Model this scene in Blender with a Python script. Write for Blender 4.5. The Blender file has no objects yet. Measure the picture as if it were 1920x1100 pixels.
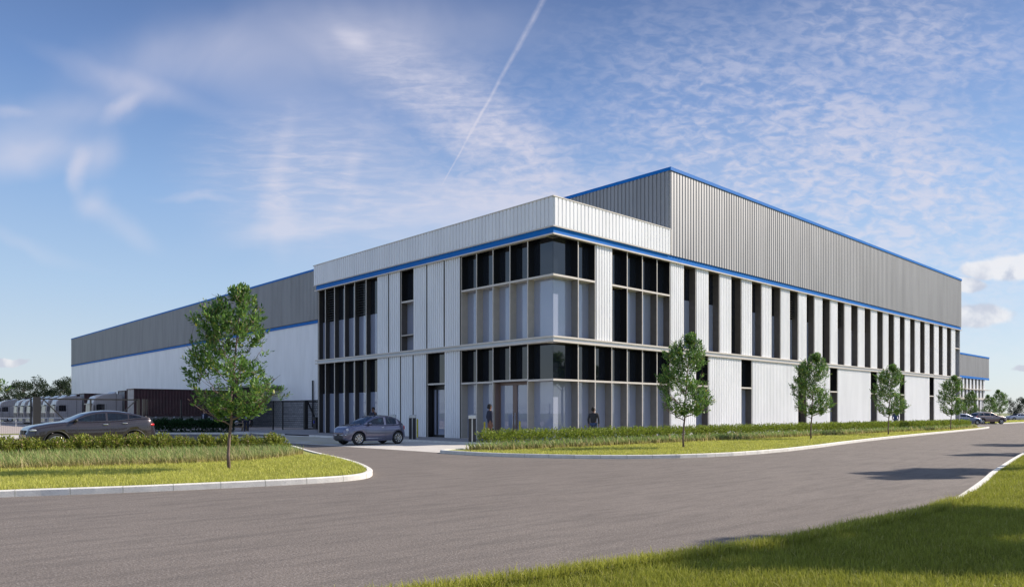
import bpy, math, random
import numpy as np
from mathutils import Vector, Matrix
R = math.radians
scene = bpy.context.scene
COL = scene.collection
rnd = random.Random(7)

# ------------------------------------------------------------------ camera, sky, sun, exposure
VIEW = np.array([math.cos(R(46.85)), math.sin(R(46.85))])      # horizontal view direction
RIGHT = np.array([math.sin(R(46.85)), -math.cos(R(46.85))])
CAM = np.array([-27.60, -26.35]); CAMZ = 1.6; F = 1397.0
def W(a, d):
    "lateral metres, depth metres (surveyed from the viewpoint) -> site coordinates"
    p = CAM + VIEW*d + RIGHT*a
    return float(p[0]), float(p[1])
def G(px, py, z=0.0):
    d = (CAMZ-z)*F/(py-773.0)
    return W((px-960)/F*d, d)
def WD(px, d):
    return W((px-960)/F*d, d)
def onY(px, Y):
    q = (px-960)/F
    d = (Y-CAM[1])/(VIEW[1]+RIGHT[1]*q)
    return W(q*d, d)
def onX(px, X):
    q = (px-960)/F
    d = (X-CAM[0])/(VIEW[0]+RIGHT[0]*q)
    return W(q*d, d)

cd = bpy.data.cameras.new('camera'); cam = bpy.data.objects.new('camera', cd); COL.objects.link(cam)
cam.location = (CAM[0], CAM[1], CAMZ); cam.rotation_euler = (R(90), 0, R(46.85-90))
cd.sensor_width = 36; cd.lens = 36*F/1920; cd.shift_y = 223/1920; cd.clip_end = 6000; cd.clip_start = .1
scene.camera = cam

SUN_EL, SUN_AZ = R(36), R(-24.1)     # azimuth measured from +X
sd = bpy.data.lights.new('sun', 'SUN'); sd.energy = 5.0; sd.angle = R(1.0); sd.color = (1.0, .90, .78)
sun = bpy.data.objects.new('sun', sd); COL.objects.link(sun)
tosun = Vector((math.cos(SUN_EL)*math.cos(SUN_AZ), math.cos(SUN_EL)*math.sin(SUN_AZ), math.sin(SUN_EL)))
sun.rotation_euler = tosun.to_track_quat('Z', 'Y').to_euler()

scene.view_settings.view_transform = 'Standard'; scene.view_settings.look = 'None'
scene.view_settings.exposure = 0.5; scene.view_settings.gamma = 1
try: scene.view_settings.use_curve_mapping = False
except Exception: pass

class NT:
    "tiny node-tree helper"
    def __init__(s, nt): s.nt = nt; nt.nodes.clear()
    def n(s, t, **kw):
        nd = s.nt.nodes.new(t)
        for k, v in kw.items():
            if k == 'inp':
                for kk, vv in v.items():
                    sock = nd.inputs[kk]
                    if hasattr(vv, 'links') or isinstance(vv, bpy.types.NodeSocket): s.nt.links.new(vv, sock)
                    else: sock.default_value = vv
            else: setattr(nd, k, v)
        return nd
    def m(s, op, a, b=None, c=None, clamp=False):
        nd = s.nt.nodes.new('ShaderNodeMath'); nd.operation = op; nd.use_clamp = clamp
        for i, v in enumerate((a, b, c)):
            if v is None: continue
            if isinstance(v, bpy.types.NodeSocket): s.nt.links.new(v, nd.inputs[i])
            else: nd.inputs[i].default_value = v
        return nd.outputs[0]
    def dot(s, a, v):
        nd = s.nt.nodes.new('ShaderNodeVectorMath'); nd.operation = 'DOT_PRODUCT'
        s.nt.links.new(a, nd.inputs[0]); nd.inputs[1].default_value = v
        return nd.outputs['Value']
    def ss(s, x, a, b, lo=0., hi=1.):
        nd = s.nt.nodes.new('ShaderNodeMapRange'); nd.interpolation_type = 'SMOOTHSTEP'
        if isinstance(x, bpy.types.NodeSocket): s.nt.links.new(x, nd.inputs[0])
        for i, v in enumerate((a, b, lo, hi)): nd.inputs[i+1].default_value = v
        return nd.outputs[0]
    def xyz(s, x, y, z=0.):
        nd = s.nt.nodes.new('ShaderNodeCombineXYZ')
        for i, v in enumerate((x, y, z)):
            if isinstance(v, bpy.types.NodeSocket): s.nt.links.new(v, nd.inputs[i])
            else: nd.inputs[i].default_value = v
        return nd.outputs[0]
    def noise(s, vec, scale, detail=4, rough=.55, dist=0., lac=2.0):
        nd = s.nt.nodes.new('ShaderNodeTexNoise'); s.nt.links.new(vec, nd.inputs['Vector'])
        nd.inputs['Scale'].default_value = scale; nd.inputs['Detail'].default_value = detail
        nd.inputs['Roughness'].default_value = rough; nd.inputs['Distortion'].default_value = dist
        nd.inputs['Lacunarity'].default_value = lac
        return nd.outputs[0]
    def mix(s, f, a, b, mode='MIX'):
        nd = s.nt.nodes.new('ShaderNodeMix'); nd.data_type = 'RGBA'; nd.blend_type = mode
        for idx, v in ((0, f), (6, a), (7, b)):
            if isinstance(v, bpy.types.NodeSocket): s.nt.links.new(v, nd.inputs[idx])
            elif idx == 0: nd.inputs[0].default_value = v
            else: nd.inputs[idx].default_value = (v[0], v[1], v[2], 1)
        return nd.outputs[2]

world = bpy.data.worlds.new('World'); scene.world = world; world.use_nodes = True
def build_world():
    t = NT(world.node_tree)
    sky = t.n('ShaderNodeTexSky', sky_type='NISHITA', sun_disc=False, sun_elevation=SUN_EL,
              sun_rotation=math.pi/2-SUN_AZ, altitude=0, air_density=1.0, dust_density=0.4, ozone_density=2.2)
    tc = t.n('ShaderNodeTexCoord'); d = tc.outputs['Generated']
    f = t.dot(d, (VIEW[0], VIEW[1], 0)); a = t.dot(d, (RIGHT[0], RIGHT[1], 0)); e = t.dot(d, (0, 0, 1))
    front = t.ss(f, .05, .3)
    fs = t.m('MAXIMUM', f, .05)
    u = t.m('DIVIDE', a, fs); v = t.m('DIVIDE', e, fs)          # tangent coordinates on the sky dome
    def P(px, py): return (px-960)/F, (773-py)/F
    def blob(px, py, rx, ry, rot=0., soft=(1.0, .2), warp=None, wamt=0.):
        cx, cy = P(px, py); rx /= F; ry /= F
        uu = t.m('SUBTRACT', u, cx); vv = t.m('SUBTRACT', v, cy)
        if warp is not None:
            uu = t.m('ADD', uu, t.m('MULTIPLY', t.m('SUBTRACT', warp[0], .5), wamt))
            vv = t.m('ADD', vv, t.m('MULTIPLY', t.m('SUBTRACT', warp[1], .5), wamt))
        c, s_ = math.cos(rot), math.sin(rot)
        x = t.m('DIVIDE', t.m('ADD', t.m('MULTIPLY', uu, c), t.m('MULTIPLY', vv, s_)), rx)
        y = t.m('DIVIDE', t.m('SUBTRACT', t.m('MULTIPLY', vv, c), t.m('MULTIPLY', uu, s_)), ry)
        r = t.m('SQRT', t.m('ADD', t.m('MULTIPLY', x, x), t.m('MULTIPLY', y, y)))
        return t.ss(r, soft[0], soft[1])
    # flattened cloud-deck coordinates
    den = t.m('ADD', t.m('ABSOLUTE', e), .22)
    cx = t.m('DIVIDE', a, den); cy = t.m('DIVIDE', f, den)
    deck = t.xyz(cx, cy)
    uv = t.xyz(u, v)
    w1 = (t.noise(uv, 3.0, 4), t.noise(t.xyz(v, u, 3.3), 3.0, 4))
    w2 = (t.noise(uv, 16.0, 4), t.noise(t.xyz(v, u, 5.3), 16.0, 4))
    w3 = (t.noise(uv, 7.0, 5), t.noise(t.xyz(v, u, 8.3), 7.0, 5))
    # cirrocumulus ripples
    rot = t.n('ShaderNodeMapping'); t.nt.links.new(uv, rot.inputs[0]); rot.inputs['Rotation'].default_value = (0, 0, R(24))
    rot.inputs['Scale'].default_value = (1.0, 2.1, 1)
    rip = t.noise(rot.outputs[0], 46, 5, .55, .5)
    rip2 = t.noise(rot.outputs[0], 12, 4, .6, .4)
    big = t.noise(uv, 4.2, 3, .5)
    dens = t.m('ADD', t.m('MULTIPLY', rip, .75), t.m('ADD', t.m('MULTIPLY', rip2, .45), t.m('MULTIPLY', big, .35)))
    cells = t.ss(dens, .60, .98)
    reg = t.m('MAXIMUM', blob(1560, 330, 700, 370, R(-22), (1.0, .25), w1, .12),
              t.m('MULTIPLY', blob(980, 290, 420, 220, R(-28), (1.0, .0), w1, .15), .72))
    reg = t.m('MAXIMUM', reg, blob(1700, 70, 420, 170, R(-10), (1.0, .2), w1, .1))
    cc = t.m('MULTIPLY', t.m('MULTIPLY', t.m('ADD', t.m('MULTIPLY', cells, .95), .12), reg), t.ss(v, .55, .22, .62, 1.12))
    # fibrous cirrus, centre left
    rot2 = t.n('ShaderNodeMapping'); t.nt.links.new(uv, rot2.inputs[0]); rot2.inputs['Rotation'].default_value = (0, 0, R(14))
    rot2.inputs['Scale'].default_value = (1.0, 5.0, 1)
    fib = t.noise(rot2.outputs[0], 16, 6, .62, .5)
    fibm = t.ss(fib, .36, .72)
    r2 = t.m('MAXIMUM', blob(600, 350, 330, 200, R(-15), (1.0, .05), w1, .12), t.m('MULTIPLY', blob(850, 200, 370, 120, R(-33), (1.0, .0), w1, .10), .95))
    r2 = t.m('MAXIMUM', r2, t.m('MULTIPLY', blob(770, 385, 380, 90, R(6), (1.0, .1), w1, .08), .85))
    cf = t.m('MULTIPLY', r2, t.m('ADD', t.m('MULTIPLY', fibm, .62), .40))
    # thin veils and wisps on the left
    soft = t.ss(t.noise(uv, 5, 4, .5, .6), .3, .7)
    veil = None
    for (px, py, rx, ry, ro, k) in ((330, 90, 260, 75, 22, .30), (560, 60, 420, 110, 10, .26), (560, 160, 300, 130, -30, .30), (800, 400, 420, 60, 8, .40), (40, 275, 130, 48, 12, .8), (100, 205, 190, 34, 8, .35),
                                    (180, 285, 60, 45, 40, .45), (150, 320, 20, 50, -10, .55), (230, 420, 90, 28, -28, .55), (170, 380, 30, 40, -40, .35),
                                    (225, 205, 50, 14, 25, .45), (70, 445, 150, 16, -14, .28), (370, 372, 90, 10, -4, .35), (15, 208, 60, 12, 4, .4), (520, 330, 26, 120, -10, .38),
                                    (575, 450, 150, 26, 4, .45), (655, 340, 20, 80, -18, .35), (540, 420, 30, 70, -6, .4), (672, 76, 42, 26, -35, .30), (250, 155, 200, 26, -18, .3),
                                    (800, 60, 300, 90, 0, .3), (980, 440, 500, 90, 12, .45)):
        b = t.m('MULTIPLY', blob(px, py, rx*1.25, ry*1.35, R(ro), (1.0, .0), w3 if rx < 100 else w1, .05 if rx < 100 else .12), k)
        b = t.m('MULTIPLY', b, t.m('ADD', t.m('MULTIPLY', soft, .5), .5))
        veil = b if veil is None else t.m('ADD', veil, b)
    # contrail
    def dirv(px, py):
        x, y = P(px, py); vv = Vector((VIEW[0]+RIGHT[0]*x, VIEW[1]+RIGHT[1]*x, y)); return vv.normalized()
    d1, d2 = dirv(1022, -5), dirv(815, 372)
    n = d1.cross(d2).normalized(); mid = (d1+d2).normalized(); along = n.cross(mid).normalized()
    off = t.m('ABSOLUTE', t.m('ADD', t.dot(d, n), t.m('MULTIPLY', t.m('SUBTRACT', w2[0], .5), .0035)))
    tl = t.dot(d, along); half = abs(along.dot(d1))
    tpos = t.ss(tl, -half, half) if along.dot(d1) > 0 else t.ss(tl, half, -half)   # 0 low end .. 1 top
    wid = t.m('ADD', .0012, t.m('MULTIPLY', tpos, .0032))
    tr = t.m('SUBTRACT', 1.0, t.m('DIVIDE', off, wid), clamp=True)
    ends = t.m('MULTIPLY', t.ss(tpos, 0, .05), 1.0)
    trn = t.ss(t.noise(uv, 60, 4, .6), .25, .6, .45, 1.0)
    tr = t.m('MULTIPLY', t.m('MULTIPLY', tr, ends), t.m('MULTIPLY', trn, .42))
    tr = t.m('MULTIPLY', tr, t.ss(tl if along.dot(d1) > 0 else t.m('MULTIPLY', tl, -1), -half*1.02, -half*.9))
    # low cumulus right
    cum = None
    for (px, py, rx, ry) in ((1900, 498, 80, 26), (1840, 505, 46, 22), (1812, 538, 40, 17), (1832, 592, 72, 21), (1780, 600, 60, 18), (1935, 690, 40, 8), (20, 678, 40, 9)):
        b = blob(px, py, rx, ry, R(4), (1.08, .72), w2, .022)
        cum = b if cum is None else t.m('MAXIMUM', cum, b)
    # unseen clouds added for reflections, brightened as fill for the left facade
    fill_cloud = t.m('MULTIPLY', t.ss(t.noise(deck, 1.6, 6, .6, .4), .40, .66), t.ss(e, .1, .45, .15, .9))
    thin = t.m('ADD', t.m('ADD', t.m('MULTIPLY', cc, .92), t.m('MULTIPLY', cf, .80)), t.m('ADD', t.m('MULTIPLY', veil, 1.15), tr), clamp=True)
    thin = t.m('MULTIPLY', thin, t.ss(v, .12, .36, .5, 1.))
    mask = t.m('ADD', t.m('MULTIPLY', thin, front), t.m('MULTIPLY', fill_cloud, t.m('SUBTRACT', 1.0, front)))
    up = t.ss(e, 0, .35)
    # blue sky: nishita, pulled a little toward the deeper, cooler blue of the place
    ramp = t.n('ShaderNodeValToRGB'); t.nt.links.new(t.m('MAXIMUM', e, 0.), ramp.inputs[0]); el = ramp.color_ramp.elements
    stops = ((0., (4.4, 5.0, 5.6)), (.06, (4.2, 4.9, 5.7)), (.15, (3.2, 4.35, 5.9)), (.26, (2.15, 3.4, 5.6)), (.37, (1.2, 2.15, 4.4)), (.5, (.58, 1.05, 2.55)), (1., (.7, 1.3, 2.9)))
    el[0].position = 0.; el[1].position = 1.
    for p_, c_ in stops:
        q_ = el[0] if p_ == 0 else (el[len(el)-1] if p_ == 1 else el.new(p_)); q_.color = (c_[0]/10, c_[1]/10, c_[2]/10, 1)
    grad = t.mix(1.0, ramp.outputs[0], (10., 10., 10.), 'MULTIPLY')
    blue = t.mix(.22, grad, sky.outputs[0])
    cfront = t.mix(up, (6.2, 6.15, 6.5), (4.7, 4.7, 5.6))
    cloudc = t.mix(front, (6.6, 7.6, 9.8), cfront)  # out-of-view clouds coloured brighter, as added fill light
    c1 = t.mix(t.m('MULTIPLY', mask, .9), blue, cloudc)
    shade = t.ss(t.m('ADD', t.noise(uv, 22, 4, .5, .3), t.m('MULTIPLY', t.m('SUBTRACT', v, .16), 1.6)), .40, .62)
    cumc = t.mix(shade, (4.1, 4.3, 5.0), (6.4, 6.3, 6.4))
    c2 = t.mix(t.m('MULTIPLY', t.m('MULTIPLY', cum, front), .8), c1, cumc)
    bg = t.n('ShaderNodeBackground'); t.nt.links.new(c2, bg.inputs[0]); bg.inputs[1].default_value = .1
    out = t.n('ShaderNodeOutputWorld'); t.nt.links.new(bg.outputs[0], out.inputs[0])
build_world()

# ------------------------------------------------------------------ materials
MATS = {}
def mat(name, col, rough=.6, metal=0., var=.0, vscale=3., bump=0., bscale=40., spec=.5, coat=0., col2=None, stretch=None, island=0., transl=0., detail=4):
    if name in MATS: return MATS[name]
    m = bpy.data.materials.new(name); m.use_nodes = True; t = NT(m.node_tree)
    tc = t.n('ShaderNodeTexCoord'); vec = tc.outputs['Object']
    if stretch:
        mp = t.n('ShaderNodeMapping'); t.nt.links.new(vec, mp.inputs[0]); mp.inputs['Scale'].default_value = stretch; vec = mp.outputs[0]
    p = t.n('ShaderNodeBsdfPrincipled'); p.inputs['Roughness'].default_value = rough; p.inputs['Metallic'].default_value = metal
    p.inputs['Specular IOR Level'].default_value = spec; p.inputs['Coat Weight'].default_value = coat; p.inputs['Coat Roughness'].default_value = .04
    c = None
    if var > 0 or col2:
        ns = t.noise(vec, vscale, detail, .6)
        k = t.ss(ns, .3, .7)
        lo = [x*(1-var) for x in col]; hi = col2 or [min(1, x*(1+var)) for x in col]
        c = t.mix(k, lo, hi)
    if island > 0:
        gi = t.n('ShaderNodeNewGeometry').outputs['Random Per Island']
        base = c if c is not None else col
        g1 = t.m('ADD', t.m('MULTIPLY', gi, 2*island), 1-island)
        c = t.mix(1.0, base, t.xyz(g1, g1, g1), 'MULTIPLY')
    if c is not None: t.nt.links.new(c, p.inputs['Base Color'])
    else: p.inputs['Base Color'].default_value = (*col, 1)
    if bump > 0:
        b = t.n('ShaderNodeBump'); b.inputs['Strength'].default_value = bump; b.inputs['Distance'].default_value = .02
        t.nt.links.new(t.noise(vec, bscale, 5, .6), b.inputs['Height']); t.nt.links.new(b.outputs[0], p.inputs['Normal'])
    out = t.n('ShaderNodeOutputMaterial')
    if transl > 0:
        tr = t.n('ShaderNodeBsdfTranslucent')
        if c is not None: t.nt.links.new(c, tr.inputs[0])
        else: tr.inputs[0].default_value = (*col, 1)
        mx = t.n('ShaderNodeMixShader'); mx.inputs[0].default_value = transl
        t.nt.links.new(p.outputs[0], mx.inputs[1]); t.nt.links.new(tr.outputs[0], mx.inputs[2]); t.nt.links.new(mx.outputs[0], out.inputs[0])
    else: t.nt.links.new(p.outputs[0], out.inputs[0])
    MATS[name] = m; return m

def glass(name, tint, refl, rough=.01, rcol=(.9, .93, 1.)):
    m = bpy.data.materials.new(name); m.use_nodes = True; t = NT(m.node_tree)
    tr = t.n('ShaderNodeBsdfTransparent'); tr.inputs[0].default_value = (*tint, 1)
    gl = t.n('ShaderNodeBsdfGlossy'); gl.inputs[0].default_value = (*rcol, 1); gl.inputs[1].default_value = rough
    fr = t.n('ShaderNodeFresnel'); fr.inputs[0].default_value = 1.5
    fac = t.m('ADD', t.m('MULTIPLY', fr.outputs[0], 1-refl), refl, clamp=True)
    mx = t.n('ShaderNodeMixShader'); t.nt.links.new(fac, mx.inputs[0]); t.nt.links.new(tr.outputs[0], mx.inputs[1]); t.nt.links.new(gl.outputs[0], mx.inputs[2])
    out = t.n('ShaderNodeOutputMaterial'); t.nt.links.new(mx.outputs[0], out.inputs[0])
    MATS[name] = m; return m

def painted_glow_glass(name):
    "office glazing; bright interior and sky glow painted in as diffuse lavender"
    m = bpy.data.materials.new(name); m.use_nodes = True; t = NT(m.node_tree)
    tr = t.n('ShaderNodeBsdfTransparent'); tr.inputs[0].default_value = (.80, .85, .93, 1)
    df = t.n('ShaderNodeBsdfDiffuse'); df.inputs[0].default_value = (.60, .66, .86, 1)  # lavender colour stands in for light from a bright interior
    m1 = t.n('ShaderNodeMixShader'); m1.inputs[0].default_value = .50; t.nt.links.new(tr.outputs[0], m1.inputs[1]); t.nt.links.new(df.outputs[0], m1.inputs[2])
    gl = t.n('ShaderNodeBsdfGlossy'); gl.inputs[0].default_value = (.9, .93, 1, 1); gl.inputs[1].default_value = .015
    fr = t.n('ShaderNodeFresnel'); fr.inputs[0].default_value = 1.5
    fac = t.m('ADD', t.m('MULTIPLY', fr.outputs[0], .9), .10, clamp=True)
    mx = t.n('ShaderNodeMixShader'); t.nt.links.new(fac, mx.inputs[0]); t.nt.links.new(m1.outputs[0], mx.inputs[1]); t.nt.links.new(gl.outputs[0], mx.inputs[2])
    out = t.n('ShaderNodeOutputMaterial'); t.nt.links.new(mx.outputs[0], out.inputs[0])
    MATS[name] = m; return m

def foliage(name, dark, light, transl=.35, rough=.5, hue2=None, share=.12, spec=.35):
    "leaf material: each leaf its own tone; a share of them in a second hue"
    m = bpy.data.materials.new(name); m.use_nodes = True; t = NT(m.node_tree)
    gi = t.n('ShaderNodeNewGeometry').outputs['Random Per Island']
    c = t.mix(gi, dark, light)
    if hue2:
        g2 = t.m('FRACT', t.m('MULTIPLY', gi, 37.7))
        c = t.mix(t.m('LESS_THAN', g2, share), c, hue2)
    p = t.n('ShaderNodeBsdfPrincipled'); p.inputs['Roughness'].default_value = rough; p.inputs['Specular IOR Level'].default_value = spec
    t.nt.links.new(c, p.inputs['Base Color'])
    tr = t.n('ShaderNodeBsdfTranslucent'); t.nt.links.new(c, tr.inputs[0])
    mx = t.n('ShaderNodeMixShader'); mx.inputs[0].default_value = transl
    t.nt.links.new(p.outputs[0], mx.inputs[1]); t.nt.links.new(tr.outputs[0], mx.inputs[2])
    out = t.n('ShaderNodeOutputMaterial'); t.nt.links.new(mx.outputs[0], out.inputs[0])
    MATS[name] = m; return m

def blade_mat(name, root, tip, dry, dryshare, h):
    "grass blades: root to tip colour by height of the blade, patchy"
    m = bpy.data.materials.new(name); m.use_nodes = True; t = NT(m.node_tree)
    geo = t.n('ShaderNodeNewGeometry'); gi = geo.outputs['Random Per Island']
    tc = t.n('ShaderNodeTexCoord'); sep = t.n('ShaderNodeSeparateXYZ'); t.nt.links.new(tc.outputs['Object'], sep.inputs[0])
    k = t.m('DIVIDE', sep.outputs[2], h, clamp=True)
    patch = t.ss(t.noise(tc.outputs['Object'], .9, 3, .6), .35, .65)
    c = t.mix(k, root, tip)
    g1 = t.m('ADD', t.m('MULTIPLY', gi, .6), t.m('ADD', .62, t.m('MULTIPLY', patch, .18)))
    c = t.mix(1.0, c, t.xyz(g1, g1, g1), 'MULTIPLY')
    g2 = t.m('FRACT', t.m('MULTIPLY', gi, 53.3))
    c = t.mix(t.m('LESS_THAN', g2, dryshare), c, dry)
    p = t.n('ShaderNodeBsdfPrincipled'); p.inputs['Roughness'].default_value = .6; p.inputs['Specular IOR Level'].default_value = .25
    t.nt.links.new(c, p.inputs['Base Color'])
    tr = t.n('ShaderNodeBsdfTranslucent'); t.nt.links.new(c, tr.inputs[0])
    mx = t.n('ShaderNodeMixShader'); mx.inputs[0].default_value = .35
    t.nt.links.new(p.outputs[0], mx.inputs[1]); t.nt.links.new(tr.outputs[0], mx.inputs[2])
    out = t.n('ShaderNodeOutputMaterial'); t.nt.links.new(mx.outputs[0], out.inputs[0])
    MATS[name] = m; return m

def asphalt():
    m = bpy.data.materials.new('asphalt'); m.use_nodes = True; t = NT(m.node_tree)
    tc = t.n('ShaderNodeTexCoord'); vec = tc.outputs['Object']
    fine = t.noise(vec, 38, 4, .8); mid = t.noise(vec, 5, 5, .65); big = t.noise(vec, .35, 4, .6, .4)
    vor = t.n('ShaderNodeTexVoronoi'); vor.inputs['Scale'].default_value = 55; t.nt.links.new(vec, vor.inputs['Vector'])
    c = t.mix(t.ss(big, .3, .7), (.138, .115, .098), (.166, .140, .120))
    c = t.mix(t.m('MULTIPLY', t.ss(mid, .35, .75), .45), c, (.125, .110, .102))
    c = t.mix(t.m('MULTIPLY', t.ss(fine, .47, .62), .8), c, (.30, .27, .25))
    st = t.n('ShaderNodeMapping'); t.nt.links.new(vec, st.inputs[0]); st.inputs['Rotation'].default_value = (0, 0, R(20)); st.inputs['Scale'].default_value = (.35, 2.2, 1)
    c = t.mix(t.m('MULTIPLY', t.ss(t.noise(st.outputs[0], 1.6, 6, .7, .3), .42, .66), .5), c, (.098, .086, .078))
    c = t.mix(t.m('MULTIPLY', t.ss(vor.outputs['Distance'], .55, .85), .5), c, (.07, .065, .062))
    p = t.n('ShaderNodeBsdfPrincipled'); t.nt.links.new(c, p.inputs['Base Color'])
    t.nt.links.new(t.ss(mid, .3, .7, .78, .9), p.inputs['Roughness']); p.inputs['Specular IOR Level'].default_value = .25
    b = t.n('ShaderNodeBump'); b.inputs['Strength'].default_value = .5; b.inputs['Distance'].default_value = .006
    t.nt.links.new(t.m('ADD', vor.outputs['Distance'], t.m('MULTIPLY', mid, 1.2)), b.inputs['Height']); t.nt.links.new(b.outputs[0], p.inputs['Normal'])
    out = t.n('ShaderNodeOutputMaterial'); t.nt.links.new(p.outputs[0], out.inputs[0]); MATS['asphalt'] = m
asphalt()

def blockwork():
    m = bpy.data.materials.new('blockwork'); m.use_nodes = True; t = NT(m.node_tree)
    tc = t.n('ShaderNodeTexCoord'); sp = t.n('ShaderNodeSeparateXYZ'); t.nt.links.new(tc.outputs['Object'], sp.inputs[0])
    vec = t.xyz(t.m('ADD', sp.outputs[1], sp.outputs[0]), sp.outputs[2])
    br = t.n('ShaderNodeTexBrick'); t.nt.links.new(vec, br.inputs['Vector']); br.inputs['Scale'].default_value = 1
    br.inputs['Brick Width'].default_value = .45; br.inputs['Row Height'].default_value = .225; br.inputs['Mortar Size'].default_value = .022
    br.inputs['Color1'].default_value = (.33, .33, .34, 1); br.inputs['Color2'].default_value = (.24, .245, .26, 1); br.inputs['Mortar'].default_value = (.09, .09, .10, 1)
    p = t.n('ShaderNodeBsdfPrincipled'); t.nt.links.new(br.outputs[0], p.inputs['Base Color']); p.inputs['Roughness'].default_value = .85
    b = t.n('ShaderNodeBump'); b.inputs['Strength'].default_value = .6; b.inputs['Distance'].default_value = .01; b.invert = True
    t.nt.links.new(br.outputs['Fac'], b.inputs['Height']); t.nt.links.new(b.outputs[0], p.inputs['Normal'])
    out = t.n('ShaderNodeOutputMaterial'); t.nt.links.new(p.outputs[0], out.inputs[0]); MATS['blockwork'] = m
blockwork()

def kerbmat():
    m = bpy.data.materials.new('kerb_concrete'); m.use_nodes = True; t = NT(m.node_tree)
    tc = t.n('ShaderNodeTexCoord'); vec = tc.outputs['Object']
    n1 = t.noise(vec, 3, 5, .65); n2 = t.noise(vec, 30, 4, .7)
    c = t.mix(t.ss(n1, .3, .7), (.60, .58, .54), (.72, .70, .65))
    c = t.mix(t.m('MULTIPLY', t.ss(n2, .58, .72), .6), c, (.24, .23, .22))
    p = t.n('ShaderNodeBsdfPrincipled'); t.nt.links.new(c, p.inputs['Base Color']); p.inputs['Roughness'].default_value = .85
    b = t.n('ShaderNodeBump'); b.inputs['Strength'].default_value = .5; b.inputs['Distance'].default_value = .01
    t.nt.links.new(n2, b.inputs['Height']); t.nt.links.new(b.outputs[0], p.inputs['Normal'])
    out = t.n('ShaderNodeOutputMaterial'); t.nt.links.new(p.outputs[0], out.inputs[0]); MATS['kerb_concrete'] = m
kerbmat()

M = MATS
mat('white_cladding', (.84, .845, .86), .34, var=.05, vscale=.7, stretch=(1, 1, .25), island=.035)
mat('grey_cladding', (.34, .34, .345), .62, metal=.85, var=.08, vscale=.8, stretch=(1, 1, .15))
mat('seam_dark', (.03, .03, .035), .6)
mat('joint_brown', (.075, .065, .055), .6)
mat('blue_trim', (.001, .155, .54), .5, var=.04, spec=.15)
mat('beige_trim', (.64, .59, .53), .45, var=.04)
mat('ledge_groove', (.55, .60, .66), .4)
mat('reveal_taupe', (.43, .39, .33), .5, var=.05)
mat('reveal_grey', (.20, .19, .18), .5, var=.05)
mat('reveal_dark', (.035, .030, .027), .45, var=.1)
mat('reveal_bronze', (.105, .092, .082), .45, var=.1)
mat('black_panel', (.006, .006, .007), .35)
mat('black_glass', (.010, .013, .020), .03, spec=.9)
painted_glow_glass('glow_tint_glass')
glass('car_glass', (.22, .32, .34), .03)
mat('interior_wall', (.80, .82, .86), .7)
mat('interior_white', (.80, .82, .86), .6)
mat('interior_floor', (.30, .31, .34), .35)
mat('interior_dark', (.02, .02, .024), .5)
mat('ceiling_tile', (.70, .70, .72), .8)
mat('door_bronze', (.20, .135, .115), .4)
mat('steel', (.55, .57, .60), .3, metal=.8)
mat('roof_membrane', (.35, .36, .38), .8, var=.1)
mat('concrete_paving', (.50, .47, .43), .85, var=.08, vscale=1.2, bump=.2)
mat('apron_paving', (.26, .25, .25), .85, var=.1, vscale=1.5, bump=.2)
mat('yard_concrete', (.36, .31, .28), .85, var=.12, vscale=.4, bump=.2)
mat('yellow_paint', (.50, .42, .03), .7, var=.2, vscale=5)
mat('white_paint', (.66, .66, .68), .7, var=.15, vscale=4)
mat('soil', (.07, .09, .03), .95, var=.4, vscale=3, bump=.5)
mat('lawn_soil', (.26, .27, .06), .95, var=.25, vscale=6, bump=.5)
mat('far_ground', (.14, .16, .06), .95, var=.3, vscale=.02)
mat('black_steel', (.018, .018, .02), .5)
mat('rubber', (.02, .02, .021), .8)
mat('alloy', (.60, .61, .64), .22, metal=.9)
mat('chrome', (.8, .8, .82), .12, metal=1.)
mat('plastic_black', (.022, .022, .025), .5)
mat('suv_paint', (.045, .038, .044), .26, metal=.5, coat=.9)
mat('city_paint', (.145, .145, .215), .2, metal=.5, coat=.9)
mat('blue_paint', (.10, .13, .20), .3, metal=.5, coat=.8)
mat('brown_paint', (.20, .155, .15), .3, metal=.5, coat=.8)
mat('silver_paint', (.40, .42, .50), .3, metal=.5, coat=.8)
mat('lamp_glass', (.50, .53, .58), .08, spec=.8, coat=1.)
mat('tail_red', (.55, .01, .01), .15, coat=1.)
mat('amber', (.6, .3, .02), .2, coat=1.)
mat('car_interior', (.03, .03, .035), .8)
mat('truck_white', (.34, .32, .325), .35, coat=.6, var=.03)
mat('truck_grey', (.10, .10, .11), .5)
mat('container_red', (.040, .011, .015), .5, var=.25, vscale=2)
mat('container_grey', (.42, .41, .40), .55, var=.15, vscale=2)
mat('galvanised', (.42, .44, .47), .5, metal=.4)
mat('bark', (.17, .115, .10), .85, var=.25, vscale=14, bump=.6, bscale=30, stretch=(1, 1, .3))
mat('bark_dark', (.06, .05, .045), .9, var=.25, vscale=10)
foliage('leaf_young', (.030, .095, .020), (.22, .38, .09), .38, .38, hue2=(.34, .36, .07), share=.07)
foliage('leaf_far', (.012, .026, .012), (.035, .06, .024), .25, .6)
foliage('leaf_shrub', (.09, .13, .018), (.34, .38, .05), .3, .5, hue2=(.30, .22, .10), share=.10)
foliage('leaf_hedge', (.09, .15, .018), (.38, .45, .06), .3, .5, hue2=(.17, .13, .05), share=.06)
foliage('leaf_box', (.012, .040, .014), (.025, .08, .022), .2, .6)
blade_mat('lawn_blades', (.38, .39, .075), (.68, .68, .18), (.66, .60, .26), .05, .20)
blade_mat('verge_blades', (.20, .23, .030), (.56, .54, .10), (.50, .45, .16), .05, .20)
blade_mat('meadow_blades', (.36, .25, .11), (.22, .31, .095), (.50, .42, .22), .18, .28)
mat('skin', (.20, .10, .065), .55)
mat('skin_light', (.45, .27, .20), .55)
mat('hair_black', (.012, .010, .010), .7)
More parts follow.
